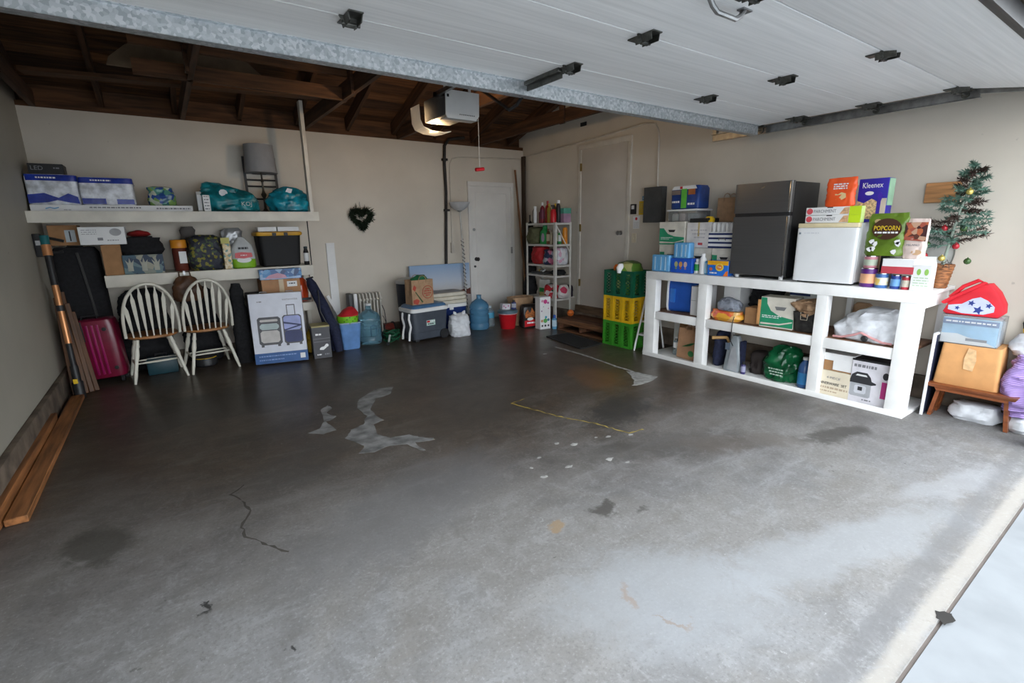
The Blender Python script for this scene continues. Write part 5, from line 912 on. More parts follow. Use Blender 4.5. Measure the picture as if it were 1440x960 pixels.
def filebox(y0, y1, z, h, x, label, lid=True, print_=True, d=.36):
    c, wd = R(y0, y1); t = thing('file_box', label, 'file box', (x+d/2, c, z), -90, 'cream and green file boxes')
    G().box(-wd/2+.004, wd/2-.004, -d/2+.004, d/2-.004, 0, h-.01, .002, 1).done('box_body', FBW, t)
    if lid: G().box(-wd/2, wd/2, -d/2, d/2, h-.065, h, .003, 1).done('lid', FBW, t)
    y = -d/2+.004
    if print_:
        shape('green_print', [(-wd/2+.006, .012), (wd/2-.006, .012), (wd/2-.006, h*.36), (wd*.1, h*.40), (-wd*.15, h*.50), (-wd*.30, h*.70), (-wd*.31, h-.066), (-wd/2+.006, h-.066)], y, GRN, t)
        shape('cream_swoosh', [(-wd*.47, .025), (wd*.1, .03), (wd*.47, h*.22), (wd*.47, h*.26), (wd*.1, h*.15), (-wd*.47, .045)], y-.001, FBW, t); dashes(t, -wd*.42, wd*.06, h*.34, y-.001, WINK, .006, 3); dashes(t, -wd*.42, -wd*.1, h*.28, y-.001, WINK, .005, 4)
    else: pat('green_corner', -wd/2+.006, -wd*.28, h*.55, h-.066, y, GRN, t)
    shape('hand_hole', [(-.045, h*.62+.012), (.045, h*.62+.012), (.03, h*.62-.012), (-.03, h*.62-.012)], y-.001, BLACK, t); return t
filebox(3.19, 3.48, TZ, .262, 4.39, 'file box with a lid behind the blue pack at the shelf end', True, False)
filebox(2.86, 3.16, TZ, .25, 4.40, 'file box half hidden behind the white pump bottle', True, False)
filebox(2.585, 2.845, TZ, .25, 4.38, 'file box with a hand hole behind the orange topped detergent carton', True, False)
filebox(3.16, 3.48, TZ+.263, .245, 4.37, 'file box with a large green swoosh on the upper row', True, True)
t = carton('moving_box', 'white carton with faint grey lettering on the upper row', 'box', (4.56, 3.005, TZ+.251), .275, .36, .245, mat('off_white_card', (.66, .63, .62), .6), -90); pat('yellow_tape', -.01, .008, .11, .246, -.18, mat('tan_tape', (.55, .43, .2), .5), t); [dashes(t, -.09+.02*i, .09-.01*i, .17-.035*i, -.18, mat('faint_print', (.45, .43, .45), .6), .012, i) for i in range(3)]; pat('red_mark', 0, .05, .025, .048, -.18, mat('red_mark', (.45, .05, .06), .6), t)
sb = thing('striped_box', 'navy and white striped storage box with a metal handle', 'box', (4.54, 2.736, TZ+.251), -90); NVY = mat('navy_print', (.015, .03, .12), .5)
G().box(-.148, .148, -.17, .17, 0, .14, .002, 1).done('box_body', PAPERW, sb)
for z in (0, .042, .084, .124): pat('navy_stripe', -.1485, .1485, z, z+.018, -.17, NVY, sb)
G().tube([(-.035, -.172, .075), (-.03, -.182, .09), (.03, -.182, .09), (.035, -.172, .075)], .004, 6).done('label_handle', STEEL, sb)
hb_ = thing('hanger_bundle', 'row of white plastic hangers lying on the striped box', 'hangers', (4.54, 2.73, TZ+.392), -90)
box('tray', -.14, .14, -.16, .05, 0, .012, PAPERW, hb_)
for i in range(6): x = -.12+i*.046; G().prism([(x, .012), (x+.016, .012), (x+.02, .075), (x+.012, .10), (x-.004, .08)], -.165, .04, .002).done('hanger', PAPERW, hb_); pat('dark_slot', x+.018, x+.03, .015, .07, -.10, NVY, hb_)
pc = thing('clear_container', 'clear plastic container with a white lid on the file box', 'container', (4.53, 3.235, TZ+.509), -90); G().box(-.17, .17, -.12, .12, 0, .105, .008).done('tub', GLASSP, pc); G().box(-.185, .185, -.13, .13, .105, .122, .004).done('lid', PAPERW, pc)
for i, (x, c) in enumerate(((-.1, (.55, .55, .5)), (-.01, (.6, .5, .45)), (.09, (.3, .3, .3)))): G().box(x-.035, x+.035, -.09, .09, .006, .08, .01).done('contents', mat('content_%d' % i, c, .6), pc)
t = thing('diaper_pack', 'blue diaper pack with a bright green stripe on the clear container', 'diaper pack', (4.53, 3.235, TZ+.632), -90); G().loft([(0, .155, .09), (.01, .168, .10), (.20, .168, .10), (.23, .15, .085)], 32, 8, .004, 3).done('pack_body', mat('pack_blue', (.015, .05, .22), .35, var=.3, scale=8), t)
pat('green_stripe', -.03, .035, .01, .20, -.106, mat('lime_stripe', (.12, .50, .06), .4), t); pat('orange_print', .05, .13, .14, .195, -.106, mat('orange_brown', (.45, .14, .04), .5), t); pat('teal_print', -.15, -.04, .145, .19, -.106, mat('dusk_print', (.20, .16, .14), .5), t); shape('white_top', [(-.15, .195), (.15, .195), (.13, .228), (-.12, .228)], -.1055, PAPERW, t); dashes(t, -.14, -.045, .075, -.107, WINK, .018, 3); dashes(t, .05, .13, .05, -.107, WINK, .02, 6); pat('red_print', -.05, -.02, .20, .225, -.107, REDP, t)
tp = thing('tape_measure', 'yellow tape measure on the white lettered carton', 'tape measure', (4.44, 2.93, TZ+.497), -90); G().prism([(-.04, 0), (.04, 0), (.045, .03), (.02, .055), (-.025, .055), (-.045, .03)], -.02, .02, .004).done('case', YELP, tp); shape('black_label', ell(0, .03, .016, .014), -.02, BLACK, tp)
tag(G().box(-.10, .10, -.1, .1, 0, .04, .006).done('black_tray', BLACK, None, (4.50, 3.03, TZ+.497), (0, 0, 0)), 'low black tray on the white lettered carton', 'tray')
paperbag('kraft_bag', 'plain kraft paper bag with twisted handles beside the black fridge', (4.70, 2.89, TZ+.497), .20, .11, .235, KRAFT, -90)
def bluepack(y0, y1, z, h, x, label):
    c, wd = R(y0, y1); t = thing('wipes_pack', label, 'wipes', (x+.045, c, z), -90, 'blue wipes packs'); G().loft([(0, wd*.46, .04), (.006, wd*.5, .046), (h-.008, wd*.5, .046), (h, wd*.46, .04)], 28, 8, .003, 2, 20).done('pack_body', mat('sky_wrap', (.13, .38, .68), .25, var=.25, scale=18, stretch=(4, 1, .3)), t)
    for k in (-.28, .05, .3): pat('pale_streak', wd*k-.008, wd*k+.008, .015, h-.02, -.048, mat('pale_sky', (.40, .62, .80), .3), t)
bluepack(3.25, 3.48, TZ, .172, 4.27, 'light blue wrapped pack standing on the shelf end'); bluepack(3.03, 3.215, TZ+.146, .155, 4.28, 'light blue wrapped pack on top of the royal blue detergent carton')
c, wd = R(2.985, 3.235); td = carton('detergent_carton', 'royal blue detergent carton with round pictures', 'box', (4.325, c, TZ), wd, .1, .145, mat('royal_blue', (.015, .10, .55), .35), -90)
for i in range(3): shape('round_picture', ell(-.06+.055*i, .085, .02, .028), -.05, mat('pod_%d' % i, [(.5, .5, .2), (.75, .35, .1), (.6, .45, .4)][i], .5), td); shape('dark_dot', ell(-.06+.055*i, .045, .012, .010), -.05, mat('dot_%d' % i, [(.2, .3, .1), (.35, .1, .05), (.4, .2, .2)][i], .5), td)
c, wd = R(2.585, 2.80); td = carton('detergent_carton', 'blue detergent carton with an orange top and round logo', 'box', (4.31, c, TZ), wd, .1, .14, mat('bright_blue', (.02, .16, .62), .35), -90); shape('orange_top', [(-wd/2, .10), (wd/2, .10), (wd/2, .139), (-wd/2, .139)], -.05, mat('marigold', (.85, .42, .02), .4), td); shape('logo_ring', ell(.02, .08, .042, .036), -.051, mat('logo_yellow', (.85, .65, .1), .4), td); shape('logo_core', ell(.02, .08, .03, .024), -.0522, mat('logo_orange', (.85, .28, .03), .4), td); text('Tide', .022, .02, -.0545, .08, PAPERW, td); shape('red_corner', [(.06, 0), (wd/2, 0), (wd/2, .05), (.085, .04)], -.0505, ORANGE, td); shape('small_dot', ell(-.07, .06, .016, .016), -.0505, mat('dot_red', (.6, .15, .08), .4), td); dashes(td, -.08, 0, .025, -.05, WINK, .012)
bottle('pump_bottle', 'slim white bottle between the blue cartons', (4.31, 2.885, TZ), .034, .20, PAPERW, PAPERW, None, .5, .1, -90); t = bottle('soap_bottle', 'short white bottle with a green label by the royal blue carton', (4.32, 2.953, TZ), .028, .145, PAPERW, PAPERW, GREENP, .5, .15, -90)
bluepack(2.805, 2.85, TZ, .13, 4.285, 'narrow light blue pack beside the orange topped carton')
# ---------------------------------------------------------------- refrigerators
bf = thing('black_fridge', 'black two door fridge with dark steel doors', 'refrigerator', (4.50, 2.33, TZ), -90); DST = mat('dark_stainless', (.17, .17, .175), .30, .75, var=.05, scale=4, stretch=(.5, 1, 60)); FBK = mat('fridge_black', (.012, .012, .014), .35)
G().box(-.245, .245, -.18, .24, .025, .81, .006).done('cabinet', FBK, bf)
G().loft([(.565, .247, .03), (.815, .247, .03)], 40, 9).done('freezer_door', DST, bf, (0, -.212, 0)); G().loft([(.03, .247, .03), (.535, .247, .03)], 40, 9).done('fridge_door', DST, bf, (0, -.212, 0))
G().box(-.24, .24, -.225, -.19, .534, .566, .004).done('handle_recess', BLACK, bf); shape('door_logo', [(-.02, .762), (.012, .772), (.03, .785), (-.005, .776)], -.2425, CHROME, bf)
for x in (.238,): G().box(x-.012, x+.007, -.243, -.222, .04, .53, .006).box(x-.012, x+.007, -.243, -.222, .57, .81, .006).done('bright_edge', CHROME, bf)
for x in (-.2, .2): G().cyl((x, -.18, 0), (x, -.18, .028), .018, 10).cyl((x, .2, 0), (x, .2, .028), .018, 10).done('foot', PAPERW, bf)
wfz = thing('mini_fridge', 'white compact fridge carrying parchment boxes', 'refrigerator', (4.49, 1.78, TZ), -90); FRW = mat('fridge_white', (.78, .79, .80), .3, var=.02)
G().box(-.215, .215, -.19, .23, .02, .468, .006).done('cabinet', FRW, wfz); G().loft([(.015, .216, .03), (.43, .216, .03), (.435, .21, .026)], 40, 9).done('door', FRW, wfz, (0, -.222, 0)); G().box(-.216, .216, -.245, -.19, .436, .47, .006).done('top_trim', mat('aged_cream', (.70, .60, .38), .4), wfz)
pat('badge', -.20, -.185, .385, .4, -.2525, mat('badge_grey', (.2, .25, .28), .4), wfz); dashes(wfz, -.16, -.05, .395, -.2523, mat('faint_grey', (.6, .62, .65), .4), .008); box('feet', -.2, .2, -.2, .2, 0, .022, BLACK, wfz)
ZF = TZ+.471
for i, lab in enumerate(('parchment paper box lying directly on the white compact fridge', 'parchment paper box on top of the other parchment box')):
    t = carton('parchment_box', lab, 'box', (4.30, 1.765, ZF+.0605*i), .39, .065, .06, PAPERW, -90, 'parchment boxes'); shape('red_disc', ell(-.165, .03, .023, .023), -.0325, mat('coral', (.72, .10, .12), .4), t); text('PARCHMENT', .034, -.055, -.0336, .028, GREYINK, t, width=.16); pat('lime_end', .115, .194, 0, .06, -.0325, mat('lime_end', (.50, .68, .02), .4), t); box('lime_end', .1945, .1955, -.032, .032, 0, .06, mat('lime_side', (.55, .70, .25), .4), t); shape('food_picture', [(.05, .005), (.113, .005), (.113, .055), (.08, .052)], -.0325, mat('bread_print', (.60, .36, .20), .5, var=.3, scale=40), t); pat('brand_tab', -.04, 0, .052, .06, -.0326, INK, t)
def pouch(name, label, cat, y0, y1, z, h, x, m, d=.05, rz=-90, top=.9): 
    c, wd = R(y0, y1); t = thing(name, label, cat, (x+d/2, c, z), rz); G().loft([(0, wd*.46, d*.5), (h*.05, wd*.5, d*.5), (h*.5, wd*.5, d*.5), (h*.85, wd*.5, d*.25), (h*.93, wd*.49, .004), (h, wd*.49, .003)], 40, 3.2, .0075, 5, 13).done('pouch_body', m, t); return t
t = pouch('nut_pouch', 'bright orange nut pouch standing on the parchment boxes', 'pouch', 1.64, 1.83, ZF+.121, .212, 4.28, mat('orange_pouch', (.82, .10, .02), .35, var=.06)); [dashes(t, -.05, .05, .165-.016*i, -.022, PAPERW, .009, i) for i in range(3)]; shape('nut_picture', [(-.04, .065), (-.02, .05), (.02, .05), (.045, .065), (.04, .095), (.01, .105), (-.01, .09), (-.03, .095)], -.0265, mat('cashew', (.75, .55, .28), .5), t)
t = thing('tissue_pack', 'tall royal blue pack with white lettering and a crumb picture', 'tissue pack', (4.42, 1.55, ZF), -90); G().box(-.095, .095, -.055, .055, 0, .315, .004).done('pack_body', mat('purple_blue', (.03, .02, .32), .4), t); text('Kleenex', .055, -.005, -.0562, .265, PAPERW, t, width=.13); shape('white_curl', ell(-.02, .21, .028, .014), -.055, PAPERW, t); shape('crumb_picture', [(-.094, .03), (.035, .02), (.035, .15), (.0, .17), (-.05, .14), (-.094, .16)], -.055, mat('crumbs', (.55, .38, .20), .6, var=.5, scale=70), t); shape('spoon_print', [(.038, .03), (.055, .03), (.06, .15), (.07, .19), (.05, .22), (.035, .19), (.045, .15)], -.0562, mat('deep_violet', (.05, .02, .35), .4), t); pat('pale_side', .06, .094, .02, .17, -.0555, mat('pale_beige', (.6, .5, .42), .5), t); box('green_side', .0955, .1, -.05, .05, .12, .31, mat('pale_green', (.30, .50, .34), .4), t)
# cans and food at the end of the shelf
def can(y, x, r, h, m, label, z=TZ, pic=None): 
    t = thing('food_can', label, 'can', (x, y, z), -90, 'food cans at the shelf end'); G().lathe([(r*.95, 0), (r, .004), (r, h-.004), (r*.95, h)], 22).done('can_body', m, t); G().lathe([(r*1.03, h-.006), (r*1.03, h), (r*.9, h+.001), (r*.9, h-.003)], 22).done('rim', CHROME, t)
    if pic: G().lathe([(r*1.008, h*.2), (r*1.008, h*.7)], 22, cap=(False, False)).done('label_band', pic, t)
    return t
can(1.475, 4.30, .052, .14, mat('can_purple', (.10, .02, .18), .35), 'large purple can with an orange label next to the white fridge', pic=mat('peach_label', (.75, .40, .22), .4))
can(1.475, 4.30, .042, .088, mat('can_pink', (.50, .20, .24), .4), 'small pink and green can stacked on the purple can', TZ+.141, mat('can_sage', (.40, .46, .36), .4))
can(1.387, 4.29, .040, .108, mat('can_blue', (.05, .14, .36), .35), 'blue can with a cream and yellow label', pic=voro('cream_yellow', [(.7, .65, .5), (.75, .55, .15), (.65, .68, .66)], 30, .4))
can(1.300, 4.29, .030, .10, mat('can_navy', (.02, .05, .25), .35), 'slim dark blue can with a light blue label', pic=mat('light_blue_label', (.15, .35, .65), .4))
can(1.238, 4.285, .024, .095, mat('can_red', (.45, .03, .05), .4), 'slim red can with a beige label by the milk carton', pic=mat('beige_tint', (.60, .55, .45), .4))
tag(G().box(-.028, .028, -.05, .05, 0, .235, .004).done('dark_carton', BLACK, None, (4.40, 1.405, TZ), (0, 0, R_(-90))), 'narrow dark carton standing behind the small cans', 'box')
t = carton('cracker_box', 'white and red box laid across the small cans', 'box', (4.32, 1.292, TZ+.110), .19, .13, .105, PAPERW, -90); box('red_half', -.0955, .0955, -.0655, .0655, 0, .05, mat('cracker_red', (.50, .06, .08), .4), t); 
t = pouch('popcorn_bag', 'green popcorn bag with yellow lettering beside the chocolate pack', 'snack bag', 1.29, 1.52, TZ+.232, .30, 4.27, mat('popcorn_green', (.10, .17, .015), .3, var=.3, scale=8, bump=.2), .09); shape('dark_circle', ell(.01, .19, .09, .075), -.0485, mat('popcorn_brown', (.06, .025, .012), .4), t); text('POPCORN', .045, .01, -.0515, .195, mat('popcorn_yellow', (.85, .60, .03), .4), t, width=.155); dashes(t, -.06, .08, .165, -.0515, PAPERW, .012); [shape('popcorn_print', [(x+.016*math.cos(i)*(1+.3*(i % 2)), z+.016*math.sin(i)*(1+.3*(i % 2))) for i in range(6)], -.0485, PAPERW, t) for x, z in ((-.07, .10), (-.05, .085), (.085, .10), (-.08, .045), (.07, .03), (-.06, .05), (.09, .085))]; shape('tan_print', ell(-.055, .245, .022, .016), -.03, mat('tan_blob', (.55, .42, .2), .4), t)
t = pouch('chocolate_pack', 'white and brown chocolate wafer pack beside the popcorn bag', 'snack pack', 1.165, 1.292, TZ+.216, .275, 4.29, mat('pack_cream', (.68, .55, .50), .35), .06); shape('choc_picture', [(-.062, .13), (.062, .12), (.062, .25), (-.062, .25)], -.033, voro('choc_mix', [(.10, .03, .02), (.35, .08, .05), (.5, .3, .2), (.06, .02, .02), (.45, .12, .05)], 34, .4), t); text('MILANO', .02, -.005, -.0335, .095, GREYINK, t, width=.075); shape('wafer_picture', ell(.02, .045, .03, .018), -.0335, mat('wafer', (.6, .38, .22), .5), t)
mk = thing('milk_carton', 'white carton with green pictures at the end of the shelf', 'carton', (4.30, 1.15, TZ), -90); G().box(-.055, .055, -.045, .045, 0, .175, .002, 1).done('carton_body', PAPERW, mk); G().prism([(-.045, .175), (.045, .175), (.004, .215), (.004, .235), (-.004, .235), (-.004, .215)], -.055, .055).xf(Matrix.Rotation(PI/2, 4, 'Z')).done('gable_top', PAPERW, mk); [shape('avocado_print', [(x+.012*math.cos(a*PI/8), .13+.022*math.sin(a*PI/8)) for a in range(16)], -.045, mat('leaf_print', (.30, .55, .12), .4), mk) for x in (-.015, .028)]; [dashes(mk, -.04, .045, .09-.018*i, -.045, mat('sage_print', (.45, .6, .4), .5), .006, i) for i in range(4)]
t = thing('serving_tray', 'round grey tray standing against the wall behind the popcorn', 'tray', (4.70, 1.325, TZ), -90, None, (-8, 0)); G().lathe([(.002, 0), (.21, 0), (.225, .02), (.227, .022), (.215, .006), (.002, .006)], 36, cap=(False, False)).xf(Matrix.Rotation(PI/2, 4, 'X')).done('tray_disc', mat('tray_grey', (.50, .50, .47), .4), t, (0, 0, .23)); G().tube([(-.04, -.01, .40), (0, -.02, .41), (.04, -.01, .40)], .006, 6).done('handle', mat('tray_grey', (.50, .50, .47), .4), t)
carton('snack_carton', 'brown carton with a yellow band behind the large purple can', 'box', (4.56, 1.52, TZ), .075, .12, .33, mat('snack_brown', (.30, .17, .09), .5), -90); 
# small christmas tree in a woven pot
ct = thing('christmas_tree', 'small frosted christmas tree with ornaments in a woven basket pot', 'christmas tree', (4.56, 1.125, TZ))
WOV = mat('woven_basket', (.26, .10, .035), .6, var=.5, scale=30, stretch=(1, 1, 4), bump=.4); g = G()
prof = []; 
for i in range(15): z = .17*i/14; prof.append((.048+.026*i/14+(.004 if i % 2 else 0), z))
g.lathe([(.001, 0)]+prof+[(.062, .17), (.05, .14)], 22).done('basket_pot', WOV, ct)
tip = Vector((-.02, -.10, .84)); base = Vector((0, 0, .12)); G().tube([base, base.lerp(tip, .5)+Vector((.0, .01, 0)), tip], [.011, .008, .003], 8).done('trunk', mat('frosted_trunk', (.30, .36, .30), .7), ct)
NE = [mat('frosted_needles', (.12, .22, .17), .7, var=.5, scale=25), mat('brown_twigs', (.07, .045, .035), .8, var=.4)]
rd = random.Random(21)
for i in range(44):
    f = .24+.74*i/43; p0 = base.lerp(tip, f); a = i*2.4; ln = (.215*(1-f)+.05)*rd.uniform(.75, 1.15); d = Vector((math.cos(a)*.8, math.sin(a), rd.uniform(-.1, .35))).normalized()
    g = G(); g.tube([p0, p0+d*ln], [.004, .0015], 5)
    for k in range(110):
        s = p0+d*ln*rd.uniform(.15, 1); v = (Vector((rd.gauss(0, 1), rd.gauss(0, 1), rd.gauss(0, 1)))*.8+d*.9).normalized(); l2 = rd.uniform(.02, .045); sd = v.orthogonal().normalized()*.0036; q = [g.b.verts.new(z_) for z_ in (s, s+v*l2*.5+sd, s+v*l2, s+v*l2*.5-sd)]; g.b.faces.new(q)
    g.done('branch', NE[1] if i % 3 == 2 else NE[0], ct, smooth=False)
OR_ = [mat('gold_ornament', (.62, .50, .14), .25, .6), mat('red_ornament', (.38, .02, .03), .25, .3), mat('green_ornament', (.05, .10, .03), .25, .3)]
for y, z, k in ((-.095, .66, 0), (.005, .42, 1), (-.10, .42, 2), (-.075, .30, 1), (.09, .23, 1), (-.01, .215, 0), (-.15, .20, 2), (.085, .31, 2)):
    o = G().lathe([(.001, -.022), (.014, -.017), (.021, -.004), (.020, .007), (.012, .018), (.004, .021), (.004, .026), (.001, .027)], 16).done('ornament', OR_[k], ct, (-.07, y, z))
st_ = [(.032*(1 if i % 2 == 0 else .42)*math.sin(i*PI/5), .032*(1 if i % 2 == 0 else .42)*math.cos(i*PI/5)) for i in range(10)]
G().tube([(-.08, -.045-x, .175+z) for x, z in st_], .0025, 5, close=True).done('star_ornament', BLACK, ct)
# ---------------------------------------------------------------- middle bay contents
MZ = .499
bcx = thing('ice_chest', 'bright blue ice chest lying on its side with a white lid', 'cooler', (4.50, 3.16, MZ), -90)
G().loft([(-.13, .155, .11), (-.12, .165, .12), (.15, .175, .135)], 30, 6).xf(Matrix.Rotation(R_(-90), 4, 'Y')).done('chest_body', BLUEP, bcx, (.02, -.02, .17)); G().loft([(.15, .178, .14), (.17, .18, .142), (.185, .165, .13)], 30, 6).xf(Matrix.Rotation(R_(-90), 4, 'Y')).done('lid', PAPERW, bcx, (.02, -.02, .17)); G().box(-.11, -.05, -.165, -.14, .10, .25, .01).done('carry_handle', mat('handle_blue', (.03, .16, .55), .35), bcx)
t = carton('white_carton', 'tall white carton beside the blue ice chest', 'box', (4.44, 2.935, MZ), .12, .26, .295, PAPERW, -90); pat('seam', -.06, .0, .15, .153, -.13, GREYINK, t)
carton('white_carton', 'plain white carton at the back of the middle bay', 'box', (4.60, 2.655, MZ), .17, .25, .31, PAPERW, -90)
softbag('black_sack', 'large black cloth sack behind the orange bag', 'bag', (4.63, 2.37, MZ), .32, .22, .315, DARKC, 51, .03, -90, top=.42)
softbag('grey_cloth', 'crumpled grey patterned cloth on the orange bag', 'cloth', (4.34, 2.58, MZ+.10), .19, .15, .12, voro('grey_floral', [(.20, .22, .26), (.30, .32, .36), (.12, .13, .16), (.25, .27, .32)], 30, .7), 52, .02, -90, top=.3)
softbag('orange_bag', 'orange and yellow snack bag lying flat on the middle shelf', 'bag', (4.34, 2.60, MZ), .31, .17, .10, voro('orange_yellow', [(.75, .22, .05), (.80, .40, .05), (.70, .12, .06), (.8, .5, .2)], 15, .35), 53, .012, -90, top=.44)
tag(G().tube([(4.235, 2.47, .56), (4.205, 2.465, .515), (4.20, 2.465, .45), (4.205, 2.47, .34), (4.26, 2.475, .28)], .004, 6).done('hanging_cable', BLACK), 'thin black cable hanging over the shelf edge', 'cable')
t = carton('open_carton', 'open brown cardboard box behind the green file folder box', 'box', (4.40, 2.345, MZ), .15, .16, .15, CARD, -90); 
fb2 = thing('file_folder_box', 'green and cream file box standing in the middle bay', 'file box', (4.39, 2.13, MZ), -84); G().box(-.14, .14, -.09, .09, 0, .27, .002, 1).done('box_body', FBW, fb2); G().box(-.165, -.14, -.095, -.085, .02, .24, .003).done('folded_flap', CARDL, fb2)
shape('green_print', [(-.137, .012), (.137, .012), (.137, .09), (.02, .11), (-.05, .15), (-.085, .21), (-.09, .262), (-.137, .262)], -.09, GRN, fb2); shape('cream_swoosh', [(-.13, .025), (.03, .03), (.13, .06), (.13, .07), (.03, .042), (-.13, .04)], -.091, FBW, fb2); shape('hand_hole', [(-.02, .19), (.075, .19), (.06, .16), (-.005, .16)], -.091, mat('hole_grey', (.18, .18, .18), .6), fb2); dashes(fb2, -.12, .04, .105, -.0912, WINK, .007); dashes(fb2, -.12, .02, .09, -.0912, WINK, .006, 5)
t = carton('binder_box', 'white carton with a blue band behind the file box', 'box', (4.60, 2.02, MZ), .22, .16, .31, mat('pale_card', (.6, .63, .62), .5), -90); pat('blue_band', -.11, .06, .275, .295, -.08, NVY, t); box('green_top', -.11, .11, -.08, .08, .305, .312, GRN, t)
pbk = thing('gift_bag', 'black printed bag stuffed with crumpled brown paper', 'bag', (4.37, 1.885, MZ), -90); G().loft([(0, .085, .06), (.01, .09, .07), (.17, .105, .085)], 26, 5, .006, 3).done('bag_body', mat('black_print_bag', (.03, .028, .027), .5, var=.5, scale=25), pbk); G().loft([(.13, .09, .07), (.19, .12, .10), (.24, .11, .09), (.268, .05, .04)], 32, 2.2, .03, 6, 14).done('crumpled_paper', KRAFT, pbk); G().tube([(-.03, -.088, .17), (-.025, -.092, .11), (.025, -.092, .11), (.03, -.088, .17)], .003, 6).done('string_handle', mat('string', (.55, .48, .38), .7), pbk)
softbag('brown_sack', 'brown paper sack leaning in the bay behind the white trash bag', 'paper bag', (4.70, 1.62, MZ), .14, .12, .24, KRAFT, 54, .012, -90, top=.45)
tbg = thing('trash_bag', 'large white trash bag with pink drawstring lying in the bay', 'plastic bag', (4.45, 1.455, MZ), -90); G().loft([(0, .19, .15), (.015, .215, .175), (.09, .225, .18), (.17, .19, .16, .02, 0), (.225, .12, .12, .04, 0), (.25, .05, .05, .05, 0)], 40, 2.6, .022, 55, 7).done('bag_body', PBAG, tbg); G().tube([(-.20, -.155, .012), (-.13, -.185, .02), (-.05, -.195, .05), (.0, -.195, .075), (.06, -.195, .05), (.14, -.185, .02), (.19, -.155, .012)], .009, 6).done('pink_drawstring', mat('pink_band', (.72, .36, .36), .5), tbg); G().lathe([(.022, 0), (.024, .01), (.015, .02)], 14).xf(Matrix.Rotation(R_(90), 4, 'X')).done('dark_lid', BLACK, tbg, (.03, -.195, .035))
# bottom bay contents
BZ = .019
kb2 = paperbag('kraft_bag', 'kraft paper bag with green leaf print in the bottom bay', (4.40, 3.02, BZ), .25, .13, .32, mat('kraft_warm', (.40, .22, .12), .8, var=.1), -90, True, (0, 4)); LG = mat('leaf_ink', (.04, .20, .06), .6)
for i in range(4): shape('leaf_print', [(-.08+.02*i, .12+.012*i), (-.02+.02*i, .15+.012*i), (.05+.012*i, .16+.012*i), (.0+.02*i, .14+.012*i)], -.0665, LG, kb2)
shape('round_print', ell(.045, .07, .035, .032), -.0665, LG, kb2)
bottle('water_bottle', 'small clear water bottle beside the leaf printed bag', (4.42, 3.215, BZ), .032, .20, mat('bottle_pet', (.70, .82, .88), .1), PAPERW, PAPERW, .4, .08, -90, None, 'bottle', (.4, .7))
t = carton('cardboard_sheet', 'brown cardboard sheet leaning at the back of the end bay', 'cardboard', (4.60, 3.29, BZ), .10, .02, .36, CARD, -90, tilt=(0, 6)); pat('crease', -.05, .05, .18, .182, -.01, KRAFT, t)
stc = thing('steam_cleaner', 'grey handheld vacuum with silver front standing in the bottom bay', 'vacuum', (4.36, 2.50, BZ), -90); G().loft([(0, .085, .07), (.01, .09, .075), (.2, .07, .055), (.30, .045, .035), (.34, .03, .025)], 24, 4).done('body', mat('vac_grey', (.28, .31, .33), .3), stc); shape('silver_front', [(-.03, .01), (.07, .01), (.06, .16), (.035, .25), (.0, .24), (-.02, .12)], -.073, mat('vac_silver', (.55, .57, .60), .25, .4), stc); G().box(.06, .085, -.04, .04, .05, .30, .008).done('dark_side', NAVYC, stc); G().box(-.075, -.03, -.06, -.052, .20, .27, .004).done('grey_window', mat('vac_window', (.12, .15, .2), .2), stc)
tag(G().tube([(4.30, 2.72, .31), (4.40, 2.62, .315)], .016, 10).cyl((4.40, 2.62, .315), (4.55, 2.57, .02), .013).done('garden_tool', mat('pale_wood', (.55, .32, .12), .5)), 'pale wooden tool handle leaning behind the grey vacuum', 'tool handle')
softbag('navy_sack', 'dark navy bag in the corner of the bottom bay beside the post', 'bag', (4.46, 2.70, BZ), .10, .25, .36, NAVYC, 61, .01, -90, top=.4)
bottle('purple_bottle', 'small dark purple bottle beside the grey vacuum', (4.30, 2.375, BZ), .022, .12, mat('purple_dark', (.05, .04, .16), .3), BLACK, mat('lilac_label', (.35, .35, .5), .4), .5, .2, -90)
softbag('dark_bundle', 'dark brown bundle between the vacuum and the green bag', 'bundle', (4.48, 2.31, BZ), .15, .2, .20, mat('umber_cloth', (.03, .022, .02), .8), 62, .02, -90, top=.4)
gbg = softbag('plastic_bag', 'shiny dark green plastic bag with white print in the bottom bay', 'plastic bag', (4.41, 2.065, BZ), .29, .22, .32, mat('bottle_green_plastic', (.005, .085, .03), .22, var=.4, scale=10, bump=.5), 63, .028, -90, top=.3, lean=(.02, 0)); [dashes(gbg, -.07+.01*i, .06, .12-.025*i, -.128, mat('pale_green_print', (.4, .55, .45), .4), .012, 9+i) for i in range(3)]
bottle('juice_bottle', 'blue juice bottle with a white cap beside the dark green bag', (4.34, 1.855, BZ), .048, .265, mat('juice_blue', (.06, .14, .35), .2), PAPERW, mat('azure_label', (.05, .28, .62), .4), .4, .08, -90, None, 'bottle', (.12, .5))
t = carton('dinnerware_box', 'cream carton lettered for a dinnerware set in the bottom bay', 'box', (4.43, 1.617, BZ), .255, .30, .205, CREAM, -90); text('4 PIECE', .026, .01, -.1512, .15, GREYINK, t, width=.10); text('DINNERWARE  SET', .032, .0, -.1512, .10, INK, t, width=.22); dashes(t, -.12, .12, .065, -.15, mat('tan_ink', (.45, .35, .25), .6), .016, 4); dashes(t, -.12, .05, .035, -.15, mat('tan_ink', (.45, .35, .25), .6), .010, 8)
